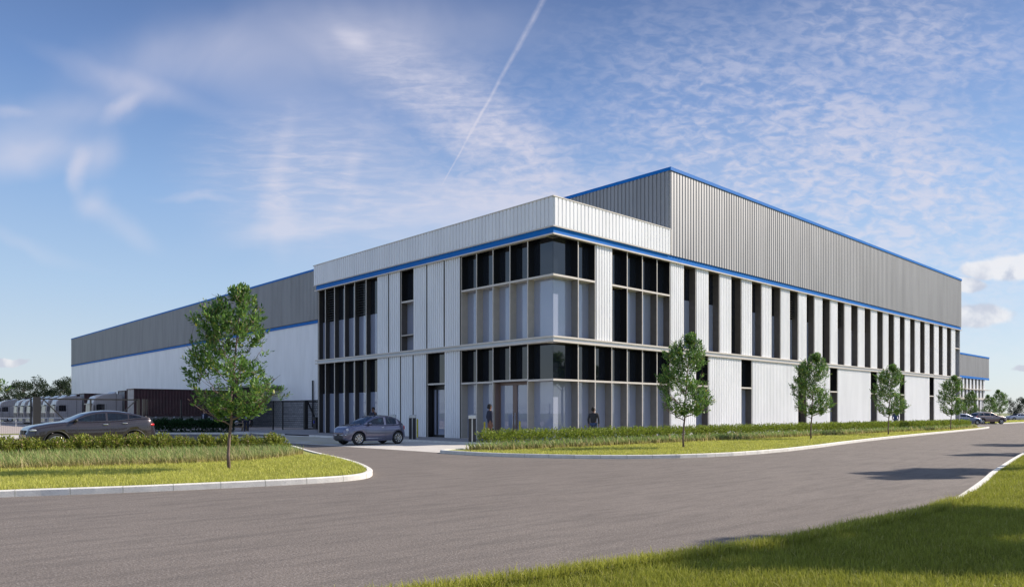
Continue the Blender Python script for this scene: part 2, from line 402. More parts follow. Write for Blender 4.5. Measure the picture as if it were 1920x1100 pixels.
mat('cloth_navy', (.018, .022, .045), .85)
mat('cloth_charcoal', (.035, .035, .04), .85)
mat('cloth_blue', (.035, .06, .16), .85)
mat('cloth_denim', (.05, .08, .16), .85)
mat('cloth_pale', (.50, .53, .68), .8)
mat('wood', (.30, .22, .13), .7, var=.2, vscale=8)
mat('green_plastic', (.01, .22, .03), .5)
mat('sign_blue', (.02, .03, .30), .5)

# ------------------------------------------------------------------ object helpers
def tag(o, label=None, cat=None, group=None, kind=None):
    if label: o['label'] = label
    if cat: o['category'] = cat
    if group: o['group'] = group
    if kind: o['kind'] = kind
    return o
def thing(name, label, cat, loc=(0, 0, 0), rz=0., group=None):
    o = bpy.data.objects.new(name, None); COL.objects.link(o); o.location = loc; o.rotation_euler = (0, 0, rz)
    o.empty_display_size = .2
    return tag(o, label, cat, group)
def copy_tree(o, parent=None):
    c = o.copy(); COL.objects.link(c)
    if parent is not None: c.parent = parent
    for ch in list(o.children): copy_tree(ch, c)
    return c

class MB:
    "mesh builder in the local space of its thing"
    def __init__(s): s.v = []; s.f = []; s.mi = []; s.sm = []
    def add(s, vs, fs, mi=0, smooth=False):
        b = len(s.v); s.v.extend([tuple(map(float, p)) for p in vs])
        for f in fs: s.f.append(tuple(b+i for i in f)); s.mi.append(mi); s.sm.append(smooth)
        return s
    def box(s, x0, y0, z0, x1, y1, z1, mi=0, rz=0., c=None):
        if x0 > x1: x0, x1 = x1, x0
        if y0 > y1: y0, y1 = y1, y0
        if z0 > z1: z0, z1 = z1, z0
        v = [(x0, y0, z0), (x1, y0, z0), (x1, y1, z0), (x0, y1, z0), (x0, y0, z1), (x1, y0, z1), (x1, y1, z1), (x0, y1, z1)]
        if rz:
            cx, cy = c or ((x0+x1)/2, (y0+y1)/2); cs, sn = math.cos(rz), math.sin(rz)
            v = [(cx+(x-cx)*cs-(y-cy)*sn, cy+(x-cx)*sn+(y-cy)*cs, z) for x, y, z in v]
        return s.add(v, [(0, 3, 2, 1), (4, 5, 6, 7), (0, 1, 5, 4), (1, 2, 6, 5), (2, 3, 7, 6), (3, 0, 4, 7)], mi)
    def beam(s, p, q, w, h, mi=0):
        p, q = Vector(p), Vector(q); d = (q-p).normalized(); up = Vector((0, 0, 1))
        if abs(d.z) > .99: up = Vector((1, 0, 0))
        sd_ = d.cross(up).normalized(); u = sd_.cross(d).normalized()
        v = []
        for e in (p, q):
            for a, b in ((-1, -1), (1, -1), (1, 1), (-1, 1)): v.append(e+sd_*a*w/2+u*b*h/2)
        return s.add(v, [(0, 3, 2, 1), (4, 5, 6, 7), (0, 1, 5, 4), (1, 2, 6, 5), (2, 3, 7, 6), (3, 0, 4, 7)], mi)
    def tube(s, pts, rad, n=8, mi=0, cap=True):
        pts = [Vector(p) for p in pts]; k = len(pts)
        if not hasattr(rad, '__len__'): rad = [rad]*k
        vs = []; ref = Vector((.31, .95, .05))
        for i, p in enumerate(pts):
            d = (pts[min(i+1, k-1)]-pts[max(i-1, 0)]).normalized()
            a = d.cross(ref)
            if a.length < .1: a = d.cross(Vector((1, 0, 0)))
            a.normalize(); b = d.cross(a).normalized()
            for j in range(n):
                t = 2*math.pi*j/n; vs.append(p+(a*math.cos(t)+b*math.sin(t))*rad[i])
        fs = [(i*n+j, i*n+(j+1) % n, (i+1)*n+(j+1) % n, (i+1)*n+j) for i in range(k-1) for j in range(n)]
        if cap: fs += [tuple(range(n-1, -1, -1)), tuple((k-1)*n+j for j in range(n))]
        return s.add(vs, fs, mi, True)
    def lathe(s, prof, n, org=(0, 0, 0), axis='z', mi=0, smooth=True, closed=False):
        vs = []
        for r, h in prof:
            for j in range(n):
                t = 2*math.pi*j/n; c, sn = r*math.cos(t), r*math.sin(t)
                p = (c, sn, h) if axis == 'z' else ((c, h, sn) if axis == 'y' else (h, c, sn))
                vs.append((p[0]+org[0], p[1]+org[1], p[2]+org[2]))
        k = len(prof); rng = range(k) if closed else range(k-1)
        fs = [(i*n+j, i*n+(j+1) % n, ((i+1) % k)*n+(j+1) % n, ((i+1) % k)*n+j) for i in rng for j in range(n)]
        if not closed: fs += [tuple(range(n)), tuple((k-1)*n+j for j in range(n))]
        return s.add(vs, fs, mi, smooth)
    def ell(s, c, r, n=12, m=8, mi=0, rz=0.):
        vs = []; fs = []
        cs, sn = math.cos(rz), math.sin(rz)
        for i in range(m+1):
            ph = -math.pi/2+math.pi*i/m
            for j in range(n):
                t = 2*math.pi*j/n; x, y, z = r[0]*math.cos(ph)*math.cos(t), r[1]*math.cos(ph)*math.sin(t), r[2]*math.sin(ph)
                vs.append((c[0]+x*cs-y*sn, c[1]+x*sn+y*cs, c[2]+z))
        for i in range(m):
            for j in range(n): fs.append((i*n+j, i*n+(j+1) % n, (i+1)*n+(j+1) % n, (i+1)*n+j))
        return s.add(vs, fs, mi, True)
    def prism(s, poly, z0, z1, mi=0, side=None):
        k = len(poly); vs = [(x, y, z0) for x, y in poly]+[(x, y, z1) for x, y in poly]
        s.add(vs, [tuple(range(k, 2*k))], mi)
        if side is not False:
            s.add(vs, [tuple(range(k-1, -1, -1))]+[(i, (i+1) % k, k+(i+1) % k, k+i) for i in range(k)], mi if side is None else side)
        return s
    def build(s, name, mats, parent=None, loc=None, bevel=0., fix=True):
        me = bpy.data.meshes.new(name); me.from_pydata(s.v, [], s.f)
        if not isinstance(mats, (list, tuple)): mats = [mats]
        for m in mats: me.materials.append(M[m] if isinstance(m, str) else m)
        me.polygons.foreach_set('material_index', s.mi); me.polygons.foreach_set('use_smooth', s.sm)
        me.update(); me.validate()
        o = bpy.data.objects.new(name, me); COL.objects.link(o)
        if parent is not None: o.parent = parent
        if loc is not None: o.location = loc
        if bevel:
            b = o.modifiers.new('bevel', 'BEVEL'); b.width = bevel; b.segments = 2; b.limit_method = 'ANGLE'; b.angle_limit = R(40)
        return o

def npmesh(name, V, Fc, mats, parent=None, mi=None, smooth=False):
    "fast mesh from numpy; Fc (n,k) with constant k"
    me = bpy.data.meshes.new(name); nv = len(V); nf, k = Fc.shape
    me.vertices.add(nv); me.vertices.foreach_set('co', V.astype(np.float32).ravel())
    me.loops.add(nf*k); me.loops.foreach_set('vertex_index', Fc.astype(np.int32).ravel())
    me.polygons.add(nf); me.polygons.foreach_set('loop_start', np.arange(0, nf*k, k, dtype=np.int32))
    try: me.polygons.foreach_set('loop_total', np.full(nf, k, dtype=np.int32))
    except Exception: pass
    for m in (mats if isinstance(mats, (list, tuple)) else [mats]): me.materials.append(M[m])
    if mi is not None: me.polygons.foreach_set('material_index', mi.astype(np.int32))
    if smooth: me.polygons.foreach_set('use_smooth', np.ones(nf, dtype=bool))
    me.update(); me.validate()
    o = bpy.data.objects.new(name, me); COL.objects.link(o)
    if parent is not None: o.parent = parent
    return o

# ------------------------------------------------------------------ ground, road, paving, kerbs, islands
def poly_sheet(name, poly, z, m, kind='structure', label=None, cat=None):
    mb = MB(); k = len(poly); mb.add([(x, y, z) for x, y in poly], [tuple(range(k))]); o = mb.build(name, m)
    o['kind'] = kind
    if label: o['label'] = label
    if cat: o['category'] = cat
    return o
def area(p): return sum(p[i][0]*p[(i+1) % len(p)][1]-p[(i+1) % len(p)][0]*p[i][1] for i in range(len(p)))/2
def ccw(p): return p if area(p) > 0 else p[::-1]
def smooth_poly(p, it=2, closed=True):
    for _ in range(it):
        q = []
        n = len(p)
        for i in range(n if closed else n-1):
            a, b = p[i], p[(i+1) % n]
            q += [(a[0]*.75+b[0]*.25, a[1]*.75+b[1]*.25), (a[0]*.25+b[0]*.75, a[1]*.25+b[1]*.75)]
        if not closed: q = [p[0]]+q+[p[-1]]
        p = q
    return p
def offset(p, d):
    "inset a ccw polygon by d"
    n = len(p); out = []
    for i in range(n):
        a, b, c = Vector(p[i-1]), Vector(p[i]), Vector(p[(i+1) % n])
        e1 = (b-a).normalized(); e2 = (c-b).normalized()
        n1 = Vector((-e1.y, e1.x)); n2 = Vector((-e2.y, e2.x)); m_ = (n1+n2)
        if m_.length < 1e-4: m_ = n1
        m_.normalize(); k = d/max(.4, m_.dot(n1)); q = b+m_*k; out.append((q.x, q.y))
    return out
def kerb_ring(name, poly, w=.14, h=.13, z0=-.02):
    p = ccw(poly); q = offset(p, w); mb = MB(); n = len(p); c = .018
    p2 = offset(p, c)
    rows = [[(x, y, z0) for x, y in p], [(x, y, h-c) for x, y in p], [(x, y, h) for x, y in p2], [(x, y, h) for x, y in q], [(x, y, z0) for x, y in q]]
    vs = sum(rows, []); fs = []
    for r in range(4):
        for i in range(n): j = (i+1) % n; fs.append((r*n+i, r*n+j, (r+1)*n+j, (r+1)*n+i))
    mb.add(vs, fs)
    # joints between the kerb units
    acc = 0.
    for i in range(n):
        a, b = Vector(p[i]), Vector(p[(i+1) % n]); L_ = (b-a).length; t_ = (b-a)/max(L_, 1e-6); nn = Vector((-t_.y, t_.x)); q_ = .915-acc
        while q_ < L_:
            c0 = a+t_*q_
            if (c0-Vector((CAM[0], CAM[1]))).length < 60:
                e_ = [(-.0025, -.003), (-.0025, .003), (w+.002, .003), (w+.002, -.003)]
                v_ = [(c0.x+nn.x*u_+t_.x*w_, c0.y+nn.y*u_+t_.y*w_) for u_, w_ in e_]
                mb.add([(x, y, z0) for x, y in v_]+[(x, y, h+.0015) for x, y in v_], [(4, 5, 6, 7), (7, 6, 5, 4), (0, 1, 5, 4), (4, 5, 1, 0)], 1)
            q_ += .915
        acc = (L_-(q_-.915)) if L_ >= q_-.915 else acc
        acc = acc % .915
    o = mb.build(name, ['kerb_concrete', 'soil']); o['kind'] = 'structure'
    return o, q

poly_sheet('ground', [(-900, -900), (2500, -900), (2500, 2500), (-900, 2500)], -.05, 'far_ground')
poly_sheet('road', [(-95, -70), (250, -70), (250, 140), (-95, 140)], 0.0, 'asphalt')

# planted island on the left
LI = [G(-260, 948), G(-120, 939), G(0, 931.5), G(200, 925), G(400, 916), G(560, 908), G(650, 902), G(688, 897), G(700, 891), G(696, 884.5),
      G(672, 873), G(640, 864), G(600, 855), G(572, 847), G(550, 839), G(480, 836), G(300, 841), G(100, 846), G(-100, 851), G(-320, 857)]
LIo, LIin = kerb_ring('kerb', smooth_poly(ccw(LI), 2))
poly_sheet('lawn_soil', LIin, .09, 'lawn_soil')
# long island in front of the right-hand facade
RI = [G(834.5, 850), G(870, 852.3), G(930, 855.6), G(1010, 857.8), G(1100, 859.6), G(1200, 859.8), G(1300, 857.8), G(1400, 852.8), G(1500, 843.5), G(1608, 828.5),
      G(1712, 817), G(1800, 808.6), G(1838, 804.6), G(1852, 802.8), G(1856, 801.4), (60.8, -2.6), (59, -2.3), (40, -2.3), (10, -2.3), (-6.6, -2.3), (-8.6, -2.4), (-9.6, -2.9)]
RIc = ccw(RI)
RIo, RIin = kerb_ring('kerb', smooth_poly(RIc, 1))
poly_sheet('lawn_soil', RIin, .09, 'lawn_soil')
# verge on the near right
zv = .145
VE = [G(640, 1124, zv), G(780, 1101, zv), G(1062, 1064, zv), G(1261, 1037, zv), G(1473, 1007, zv), G(1576, 984, zv), G(1727, 955, .13), G(1787, 938, .09), G(1823, 922), G(1842, 907), G(1856, 893),
      G(1876, 880), G(1900, 864), G(1925, 850), G(1975, 832), G(2040, 815), W(75, 78), W(90, 60), W(60, 0), W(10, -12), W(-10, -2), W(-5, 4.5)]
VEo, VEin = kerb_ring('kerb', smooth_poly(ccw(VE), 1))
poly_sheet('lawn_soil', VEin, .09, 'lawn_soil')
# far strip of lawn before the car park
FI = [G(1818, 793.8), G(1850, 794.6), G(1880, 794.2), G(1925, 791.8), G(2000, 788), G(2000, 786), G(1925, 788.3), G(1870, 790.0), G(1818, 790.2)]
FIo, FIin = kerb_ring('kerb', ccw(FI), .3)
poly_sheet('lawn_soil', FIin, .12, 'lawn_soil')

# apron round the building and its kerb
ap = [(-3.5, -2.25), (-3.5, 34.5), (10, 34.5), (10, 24.3), (66.5, 24.3), (66.5, -2.25)]
poly_sheet('pavement', ap, .10, 'apron_paving')
mb = MB()
for (y0, y1) in ((-2.25, 8.0), (8.01, 18.9), (22.6, 34.5)): mb.box(-3.64, y0, -.02, -3.5, y1, .115)
mb.box(-3.64, 18.9, -.02, -3.5, 22.6, .03)
o = mb.build('kerb', 'kerb_concrete', bevel=.012); o['kind'] = 'structure'
poly_sheet('pavement', [(-3.64, -3.3), (-3.64, 22), (-9.4, 22), (-9.4, -3.3)], .006, 'concrete_paving')
mb = MB()
for i in range(9):
    y = 9.2+i*1.5
    v = [(-4.0, y), (-4.0, y+.16), (-8.9, y-1.2), (-8.9, y-1.36)]
    mb.add([(a, b, .011) for a, b in v], [(0, 1, 2, 3)])
for i in range(5):
    y = 9.0+i*2.4
    v = [(-4.0, y-1.2), (-4.0, y-1.36), (-8.9, y+.0), (-8.9, y+.16)]
    mb.add([(a, b, .014) for a, b in v], [(0, 3, 2, 1)])
mb.add([(-4.0, 8.0, .016), (-4, 8.12, .016), (-8.9, 8.12, .016), (-8.9, 8.0, .016)], [(0, 1, 2, 3)])
o = mb.build('yellow_road_markings', 'yellow_paint'); o['kind'] = 'structure'
mb = MB()
for y in (3.2, 8.35, 10.8, 13.3, 15.8): mb.add([(-4.2, y, .019), (-4.2, y+.1, .019), (-9.0, y+.1, .019), (-9.0, y, .019)], [(0, 1, 2, 3)])
o = mb.build('white_road_markings', 'white_paint'); o['kind'] = 'structure'
# goods yard behind the fence
poly_sheet('yard', [(10.0, 36.1), (-60, 36.1), (-60, 135), (10.0, 135)], .008, 'yard_concrete')
mb = MB(); p0, p1, p2, p3 = G(-60, 823), G(74, 824.5), G(70, 815.5), G(-60, 815)
mb.add([(*p, .02) for p in (p0, p1, p2, p3)], [(0, 1, 2, 3)]); o = mb.build('path', 'concrete_paving'); o['kind'] = 'structure'
mb = MB(); p0, p1, p2, p3 = G(-60, 815), G(300, 815.5), G(300, 813.3), G(-60, 813.2)
mb.add([(*p, .03) for p in (p0, p1, p2, p3)], [(0, 1, 2, 3)]); o = mb.build('grass_strip', 'lawn_soil'); o['kind'] = 'structure'
# pale kerb line beyond the cars
mb = MB(); a, b = G(286, 813.5), G(470, 813.5); mb.beam((*a, .06), (*b, .06), .5, .12); mb.build('kerb', 'kerb_concrete')['kind'] = 'structure'

# ------------------------------------------------------------------ the warehouse with its office corner
ZB, ZT1, ZL0, ZL1, ZT2, ZH, ZF, ZP = .10, 3.25, 5.22, 5.53, 8.66, 10.68, 11.06, 12.62
RC = .45
def fbox(mb, face, s0, s1, n0, n1, z0, z1, mi=0):
    "box in facade coordinates: s along, n outward"
    if face == 'R': mb.box(s0, -n1, z0, s1, -n0, z1, mi)
    else: mb.box(-n1, s0, z0, -n0, s1, z1, mi)
def ribs(mb, face, s0, s1, n, z0, z1, pitch=.3, depth=.04, mi=0, off=(0, 0), phase=0, groove=.20):
    cnt = max(1, round((s1-s0)/pitch)); p = (s1-s0)/cnt; pts = []
    for i in range(cnt):
        b = s0+i*p; g = groove
        pts += [(b, 0), (b+p*(g-.03), 0), (b+p*(g+.04), depth), (b+p*.94, depth)]
    pts.append((s1, 0))
    vs = []
    for z in (z0, z1):
        for s, d in pts:
            vs.append((s+off[0], -(n+d)+off[1], z) if face == 'R' else (-(n+d)+off[0], s+off[1], z))
    k = len(pts)
    fs = [(i, i+1, k+i+1, k+i) for i in range(k-1)] if face == 'R' else [(i+1, i, k+i, k+i+1) for i in range(k-1)]
    mb.add(vs, fs, mi)
    # caps
    mb.add(vs[:k]+[(s0+off[0], -n+off[1], z0) if face == 'R' else (-n+off[0], s0+off[1], z0)], [tuple(range(k, -1, -1)) if face == 'R' else tuple(range(k+1))], mi)
    return mb

WB = thing('warehouse_building', 'large warehouse with white ribbed panels, dark glazed office corner and blue trim lines', 'warehouse')

def window(face, s0, s1, z0, z1, split=None, transom=False, rev='reveal_bronze', panes=('black_glass', 'glow_tint_glass'), louvre=False, corner=False, name='window', rc=RC, trim=.05, label=None, backpanel=True):
    a0 = s0 if not corner else RC
    mb = MB(); t = .03; nI = -rc; nO = -.002
    if not corner: fbox(mb, face, s0, s0+t, nI, nO, z0, z1)          # near-corner side reveal
    fbox(mb, face, s1-t, s1, nI, nO, z0, z1)
    fbox(mb, face, a0+(t if not corner else 0), s1-t, nI, nO, z0, z0+t); fbox(mb, face, a0+(t if not corner else 0), s1-t, nI, nO, z1-t, z1)
    mats = [rev]
    if split and rev != 'black_panel' and panes[0] == 'black_glass' and transom:
        # black lined upper cassette
        if not corner: fbox(mb, face, s0+t, s0+t+.004, nI, -.006, split, z1-t, 1)
        fbox(mb, face, s1-t-.004, s1-t, nI, -.006, split, z1-t, 1); fbox(mb, face, a0+t, s1-t-.006, nI, -.006, z1-t-.006, z1-t, 1)
        mats.append('black_panel')
    w = mb.build(name, mats, WB)
    if label: w['label'] = label
    fr = MB(); e = trim/2
    if not corner: fbox(fr, face, s0, s0+e, 0, .03, z0, z1)
    fbox(fr, face, s1-e, s1, 0, .03, z0, z1)
    sA = s0+(e if not corner else (0 if face == 'R' else -.03))
    if transom and split:
        fbox(fr, face, sA, s1-e, 0, .03, split-.05, split+.05)
        fbox(fr, face, (s0+t if not corner else (RC if face == 'R' else 0)), s1-t-.005, nI, -.001, split-.04, split+.04)
    f = fr.build('frame', 'beige_trim', w)
    pn = MB(); g0 = s0+t if not corner else RC
    if split:
        fbox(pn, face, g0, s1-t, nI, nI+.012, z0+t, split-.0, 1); fbox(pn, face, g0, s1-t, nI, nI+.012, split+.003, z1-t, 0)
    else: fbox(pn, face, g0, s1-t, nI, nI+.012, z0+t, z1-t, 1)
    pn.build('pane', list(panes), w)
    if louvre:
        lb = MB(); zz = (split or z0)+.1
        while zz < z1-.15:
            fbox(lb, face, g0+.02, s1-t-.02, nI+.10, nI+.25, zz, zz+.02); zz += .17
        lb.build('louvre', 'plastic_black', w)
    return w

def panel(face, s0, s1, z0, z1, n=0., cap=True):
    mb = MB(); ribs(mb, face, s0+.05, s1-.01, n-.03, z0, z1, .21, .07, 0, groove=.30)
    fbox(mb, face, s0+.0, s0+(.05 if face == 'R' else .09), n-.06, n+(-.02 if face == 'R' else .055), z0, z1, 1)          # dark joint strip
    fbox(mb, face, s0, s1, n-.20, n-.07, z0, z1, 1)
    return mb.build('cladding_panel', ['white_cladding', 'seam_dark' if face == 'R' else 'joint_brown'], WB)

RX = [0, 1.88, 3.25, 4.66, 6.03, 7.44, 8.86, 10.17, 11.60, 12.94, 14.38, 15.69, 17.15, 18.45, 19.86, 21.2, 22.62, 23.97, 25.4, 26.73, 28.11, 29.44, 30.85, 32.24, 33.65,
      34.96, 36.31, 37.67, 39.11, 40.44, 41.88, 43.21, 44.52, 45.88, 47.31, 48.57, 49.98, 51.26, 52.71, 54.02, 55.41, 56.76, 58.2, 59.45, 60.79, 62.17, 63.57, 65.2]
LY = [0, 1.86, 3.24, 4.62, 6.03, 7.40, 8.94, 10.68, 12.11, 13.49, 14.85, 16.23, 17.67, 19.14, 20.5, 21.9, 23.23, 24.22]
BL = ('black_glass', 'black_glass')
# right facade, upper floor
window('R', RX[0], RX[1], ZL1, ZH, ZT2, True, 'reveal_grey', corner=True); window('R', RX[1], RX[2], ZL1, ZH, ZT2, True, 'reveal_grey')
panel('R', RX[2], RX[3], ZL1, ZH)
window('R', RX[3], RX[4], ZL1, ZH, ZT2, True, 'black_panel', BL)
for i in (4, 5, 6): window('R', RX[i], RX[i+1], ZL1, ZH, ZT2, True, 'reveal_bronze')
for i in range(7, 47):
    if i % 2: panel('R', RX[i], RX[i+1], ZL1, ZH)
    else:
        blk = i in (12, 22, 32, 38); lv = i in (18, 24, 34, 38)
        window('R', RX[i], RX[i+1], ZL1, ZH, ZT2, i == 46, 'reveal_bronze', BL if blk else ('black_glass', 'glow_tint_glass'), louvre=lv)
# right facade, ground floor
window('R', RX[0], RX[1], ZB, ZL0, 3.29, True, 'reveal_grey', corner=True)
for i in range(1, 7): window('R', RX[i], RX[i+1], ZB, ZL0, 3.29, True, 'reveal_grey')
low = [(9, 10), (13, 14), (19, 20), (23, 24), (29, 30), (34, 35), (40, 41), (46, 47)]
prev = 7
for a, b in low:
    panel('R', RX[prev], RX[a], ZB, ZL0); window('R', RX[a], RX[b], ZB, ZL0, 3.29, True, 'reveal_bronze', BL if a in (19,) else ('black_glass', 'glow_tint_glass')); prev = b
# left facade
window('L', LY[0], LY[1], ZL1, ZH, ZT2, True, 'reveal_taupe', corner=True); window('L', LY[0], LY[1], ZB, ZL0, 3.29, True, 'reveal_taupe', corner=True)
for i in range(1, 5): window('L', LY[i], LY[i+1], ZL1, ZH, ZT2, True, 'reveal_taupe')
for i in (3, 4): window('L', LY[i], LY[i+1], ZB, ZL0, 3.29, True, 'reveal_taupe')
# entrance: two bays with a glazed double door under a black cassette
for i in (1, 2): window('L', LY[i], LY[i+1], 3.29, ZL0, 3.33, True, 'black_panel', BL)
def entrance():
    s0, s1 = LY[1], LY[3]
    mb = MB(); fbox(mb, 'L', s0, s0+.03, -RC, -.002, ZB, 3.26); fbox(mb, 'L', s1-.03, s1, -RC, -.002, ZB, 3.26)
    w = mb.build('entrance_recess', 'reveal_taupe', WB)
    d = MB(); a, b = s0+.04, s1-.10; m_ = (a+b)/2+.03
    for x0, x1 in ((a, a+.09), (b-.09, b), (m_-.16, m_+.16)): fbox(d, 'L', x0, x1, -RC, -RC+.10, ZB, 3.1)
    fbox(d, 'L', a, b, -RC, -RC+.10, 3.1, 3.28); fbox(d, 'L', a, b, -RC, -RC+.09, ZB+.001, ZB+.06)
    fbox(d, 'L', s1-.12, s1-.03, -RC, -.1, ZB, 3.26)
    dr = d.build('entrance_door', 'door_bronze', WB); dr['label'] = 'bronze framed glazed double entrance door'
    g = MB(); fbox(g, 'L', a+.09, m_-.16, -RC+.03, -RC+.04, ZB+.06, 3.1); fbox(g, 'L', m_+.16, b-.09, -RC+.03, -RC+.04, ZB+.06, 3.1); g.build('pane', 'glow_tint_glass', dr)
    for s_ in (m_-.10, m_+.10):
        h = MB(); p = (RC-.18); h.tube([(p, s_, .35), (p, s_, 1.6)], .018, 8); h.tube([(p, s_, .5), (p+.08, s_, .5)], .012, 6); h.tube([(p, s_, 1.45), (p+.08, s_, 1.45)], .012, 6); h.build('handle', 'steel', dr)
    fbox(MB(), 'L', 0, 0, 0, 0, 0, 0)
    t = MB(); fbox(t, 'L', s0, s0+.03, 0, .03, ZB, 3.24); fbox(t, 'L', s1-.03, s1, 0, .03, ZB, 3.24); t.build('entrance_trim', 'beige_trim', WB)
entrance()
panel('L', LY[5], LY[6], ZL1, ZH); panel('L', LY[5], LY[6], ZB, ZL0)
panel('L', LY[6], LY[7], ZL1, ZH)
def glazed_door():
    s0, s1 = LY[6], LY[7]
    w = window('L', s0, s1, 3.29, ZL0, 3.33, True, 'black_panel', BL)
    mb = MB(); fbox(mb, 'L', s0, s0+.03, -RC, -.002, ZB, 3.26); fbox(mb, 'L', s1-.03, s1, -RC, -.002, ZB, 3.26); fbox(mb, 'L', s0+.03, s1-.03, -RC, -RC+.03, 3.1, 3.26)
    mb.build('door_recess', 'black_panel', WB)
    d = MB(); a, b = s0+.03, s1-.03
    for x0, x1 in ((a, a+.10), (b-.45, b-.35), (b-.10, b)): fbox(d, 'L', x0, x1, -RC+.001, -RC+.07, ZB, 3.1)
    for z0, z1 in ((3.0, 3.1), (ZB, ZB+.14)): fbox(d, 'L', a+.1, b-.1, -RC+.002, -RC+.068, z0, z1)
    dd = d.build('glazed_door', 'plastic_black', WB); g = MB(); fbox(g, 'L', a+.1, b-.1, -RC+.02, -RC+.03, ZB+.14, 3.0); g.build('pane', 'glow_tint_glass', dd)
    h = MB(); fbox(h, 'L', a+.14, a+.17, -RC+.08, -RC+.11, .95, 1.25); h.build('handle', 'steel', dd)
    t = MB(); fbox(t, 'L', s0, s0+.03, 0, .03, ZB, 3.24); fbox(t, 'L', s1-.03, s1, 0, .03, ZB, 3.24); t.build('door_trim', 'beige_trim', WB)
glazed_door()
panel('L', LY[7], LY[8], ZL1, ZH); panel('L', LY[7], LY[8], ZB, ZL0)
window('L', LY[8], LY[9], 6.55, ZH, ZT2, True, 'reveal_bronze'); window('L', LY[8], LY[9], ZL1, 6.50, None, False, 'reveal_bronze')
fb = MB(); fbox(fb, 'L', LY[8], LY[9], -RC, .03, 6.502, 6.548); fb.build('transom', 'beige_trim', WB)
panel('L', LY[8], LY[9], ZB, ZL0)
for i in (9, 10): panel('L', LY[i], LY[i+1], ZL1, ZH); panel('L', LY[i], LY[i+1], ZB, ZL0)
for i in range(11, 17):
    window('L', LY[i], LY[i+1], ZL1, ZH, ZT2-.35, False, 'reveal_dark', louvre=i in (12, 15), trim=.06, rc=.34)
    window('L', LY[i], LY[i+1], ZB, ZL0, 3.0, False, 'reveal_dark', trim=.06, rc=.34)
# end wall of the office, facing the yard: full-height dark fins
mb = MB(); mb.box(-.02, 24.22, ZB, .12, 24.36, ZH); mb.box(.12, 24.23, ZB, 10.1, 24.35, ZH); mb.build('end_wall', 'reveal_bronze', WB)

# bands round the building
mb = MB()
for z0, z1, n in ((ZL0, ZL0+.10, .13), (ZL1-.08, ZL1, .13)):
    mb.box(-n, -n, z0, 65.5, .0, z1); mb.box(-n, 0, z0, 0, 24.6, z1)
mb.box(-.05, -.05, ZL0+.10, 65.3, .0, ZL1-.08, 1); mb.box(-.05, 0, ZL0+.10, 0, 24.4, ZL1-.08, 1)
mb.build('floor_ledge', ['beige_trim', 'ledge_groove'], WB)
mb = MB(); n = .16
mb.box(-n, -n, ZH, 65.5, .0, ZH+.07); mb.box(-n, 0, ZH, 0, 24.62, ZH+.07); mb.build('head_ledge', 'beige_trim', WB)
mb = MB(); n = .125
mb.box(-n, -n, ZH+.07, 65.2, .0, ZF); mb.box(-n, 0, ZH+.07, 0, 24.4, ZF); mb.build('fascia', 'blue_trim', WB)
OV = .17
# parapet of the office
mb = MB()
ribs(mb, 'R', -OV, 9.98, OV, ZF+.06, ZP-.05, .29, .05); ribs(mb, 'L', -OV-.02, 24.62, OV, ZF+.06, ZP-.05, .29, .05)
mb.box(-OV+.01, -OV+.01, ZF, 9.98, .2, ZP-.06); mb.box(-OV+.01, .2, ZF, .2, 24.6, ZP-.06)
mb.build('parapet', 'white_cladding', WB)
mb = MB(); e = OV+.07
mb.box(-e, -e, ZP-.05, 9.96, .25, ZP); mb.box(-e, .25, ZP-.05, .25, 24.7, ZP)
mb.box(-e+.02, -e+.02, ZF-.002, 9.96, -OV+.01, ZF+.05); mb.box(-e+.02, -OV+.01, ZF-.002, -OV+.01, 24.68, ZF+.05)
mb.box(9.93, -e, ZF+.05, 9.99, -OV-.03, ZP-.05)
mb.build('parapet_cap', 'beige_trim', WB)
mb = MB(); mb.box(.2, .2, 11.2, 10.15, 24.5, 11.5); mb.build('office_roof', 'roof_membrane', WB)
# main volume
X0, X1, Y1, ZM = 10.0, 65.15, 142.5, 16.35
mb = MB()
ribs(mb, 'R', X0, X1, OV-.01, ZF, ZM-.2, .3, .034, groove=.26)
o = mb.build('upper_wall', 'grey_cladding', WB)
mb = MB(); ribs(mb, 'L', -.16, Y1, -10.0, ZF, ZM-.2, .3, .045, groove=.30); mb.build('upper_wall', 'grey_cladding', WB)
mb = MB(); ribs(mb, 'L', 24.0, Y1, -10.02, 2.85, ZF-.32, .3, .03, groove=.2); mb.build('lower_wall', 'white_cladding', WB)
mb = MB(); mb.box(10.02, 24.0, 0, 10.3, Y1, 2.85); mb.build('block_wall', 'blockwork', WB)
mb = MB(); mb.box(9.93, 24.4, ZF-.32, 10.03, Y1, ZF-.02); mb.build('side_fascia', 'blue_trim', WB)
mb = MB(); mb.box(9.88, 24.4, ZF-.02, 10.03, Y1, ZF+.03); mb.box(9.96, 24.4, 2.82, 10.02, Y1, 2.90); mb.build('side_flashing', 'seam_dark', WB)
mb = MB(); mb.box(X0-.06, -.24, ZM-.2, X1+.05, -.02, ZM); mb.box(X0-.06, -.02, ZM-.2, X0+.1, Y1+.1, ZM); mb.build('roof_edge', 'blue_trim', WB)
mb = MB(); mb.box(X0+.1, 0, 15.6, X1, Y1, 15.9); mb.box(X1-.1, 0, 0, X1, Y1, 15.6); mb.box(X0+.3, Y1-.2, 0, X1, Y1, 15.6); mb.build('roof', 'roof_membrane', WB)
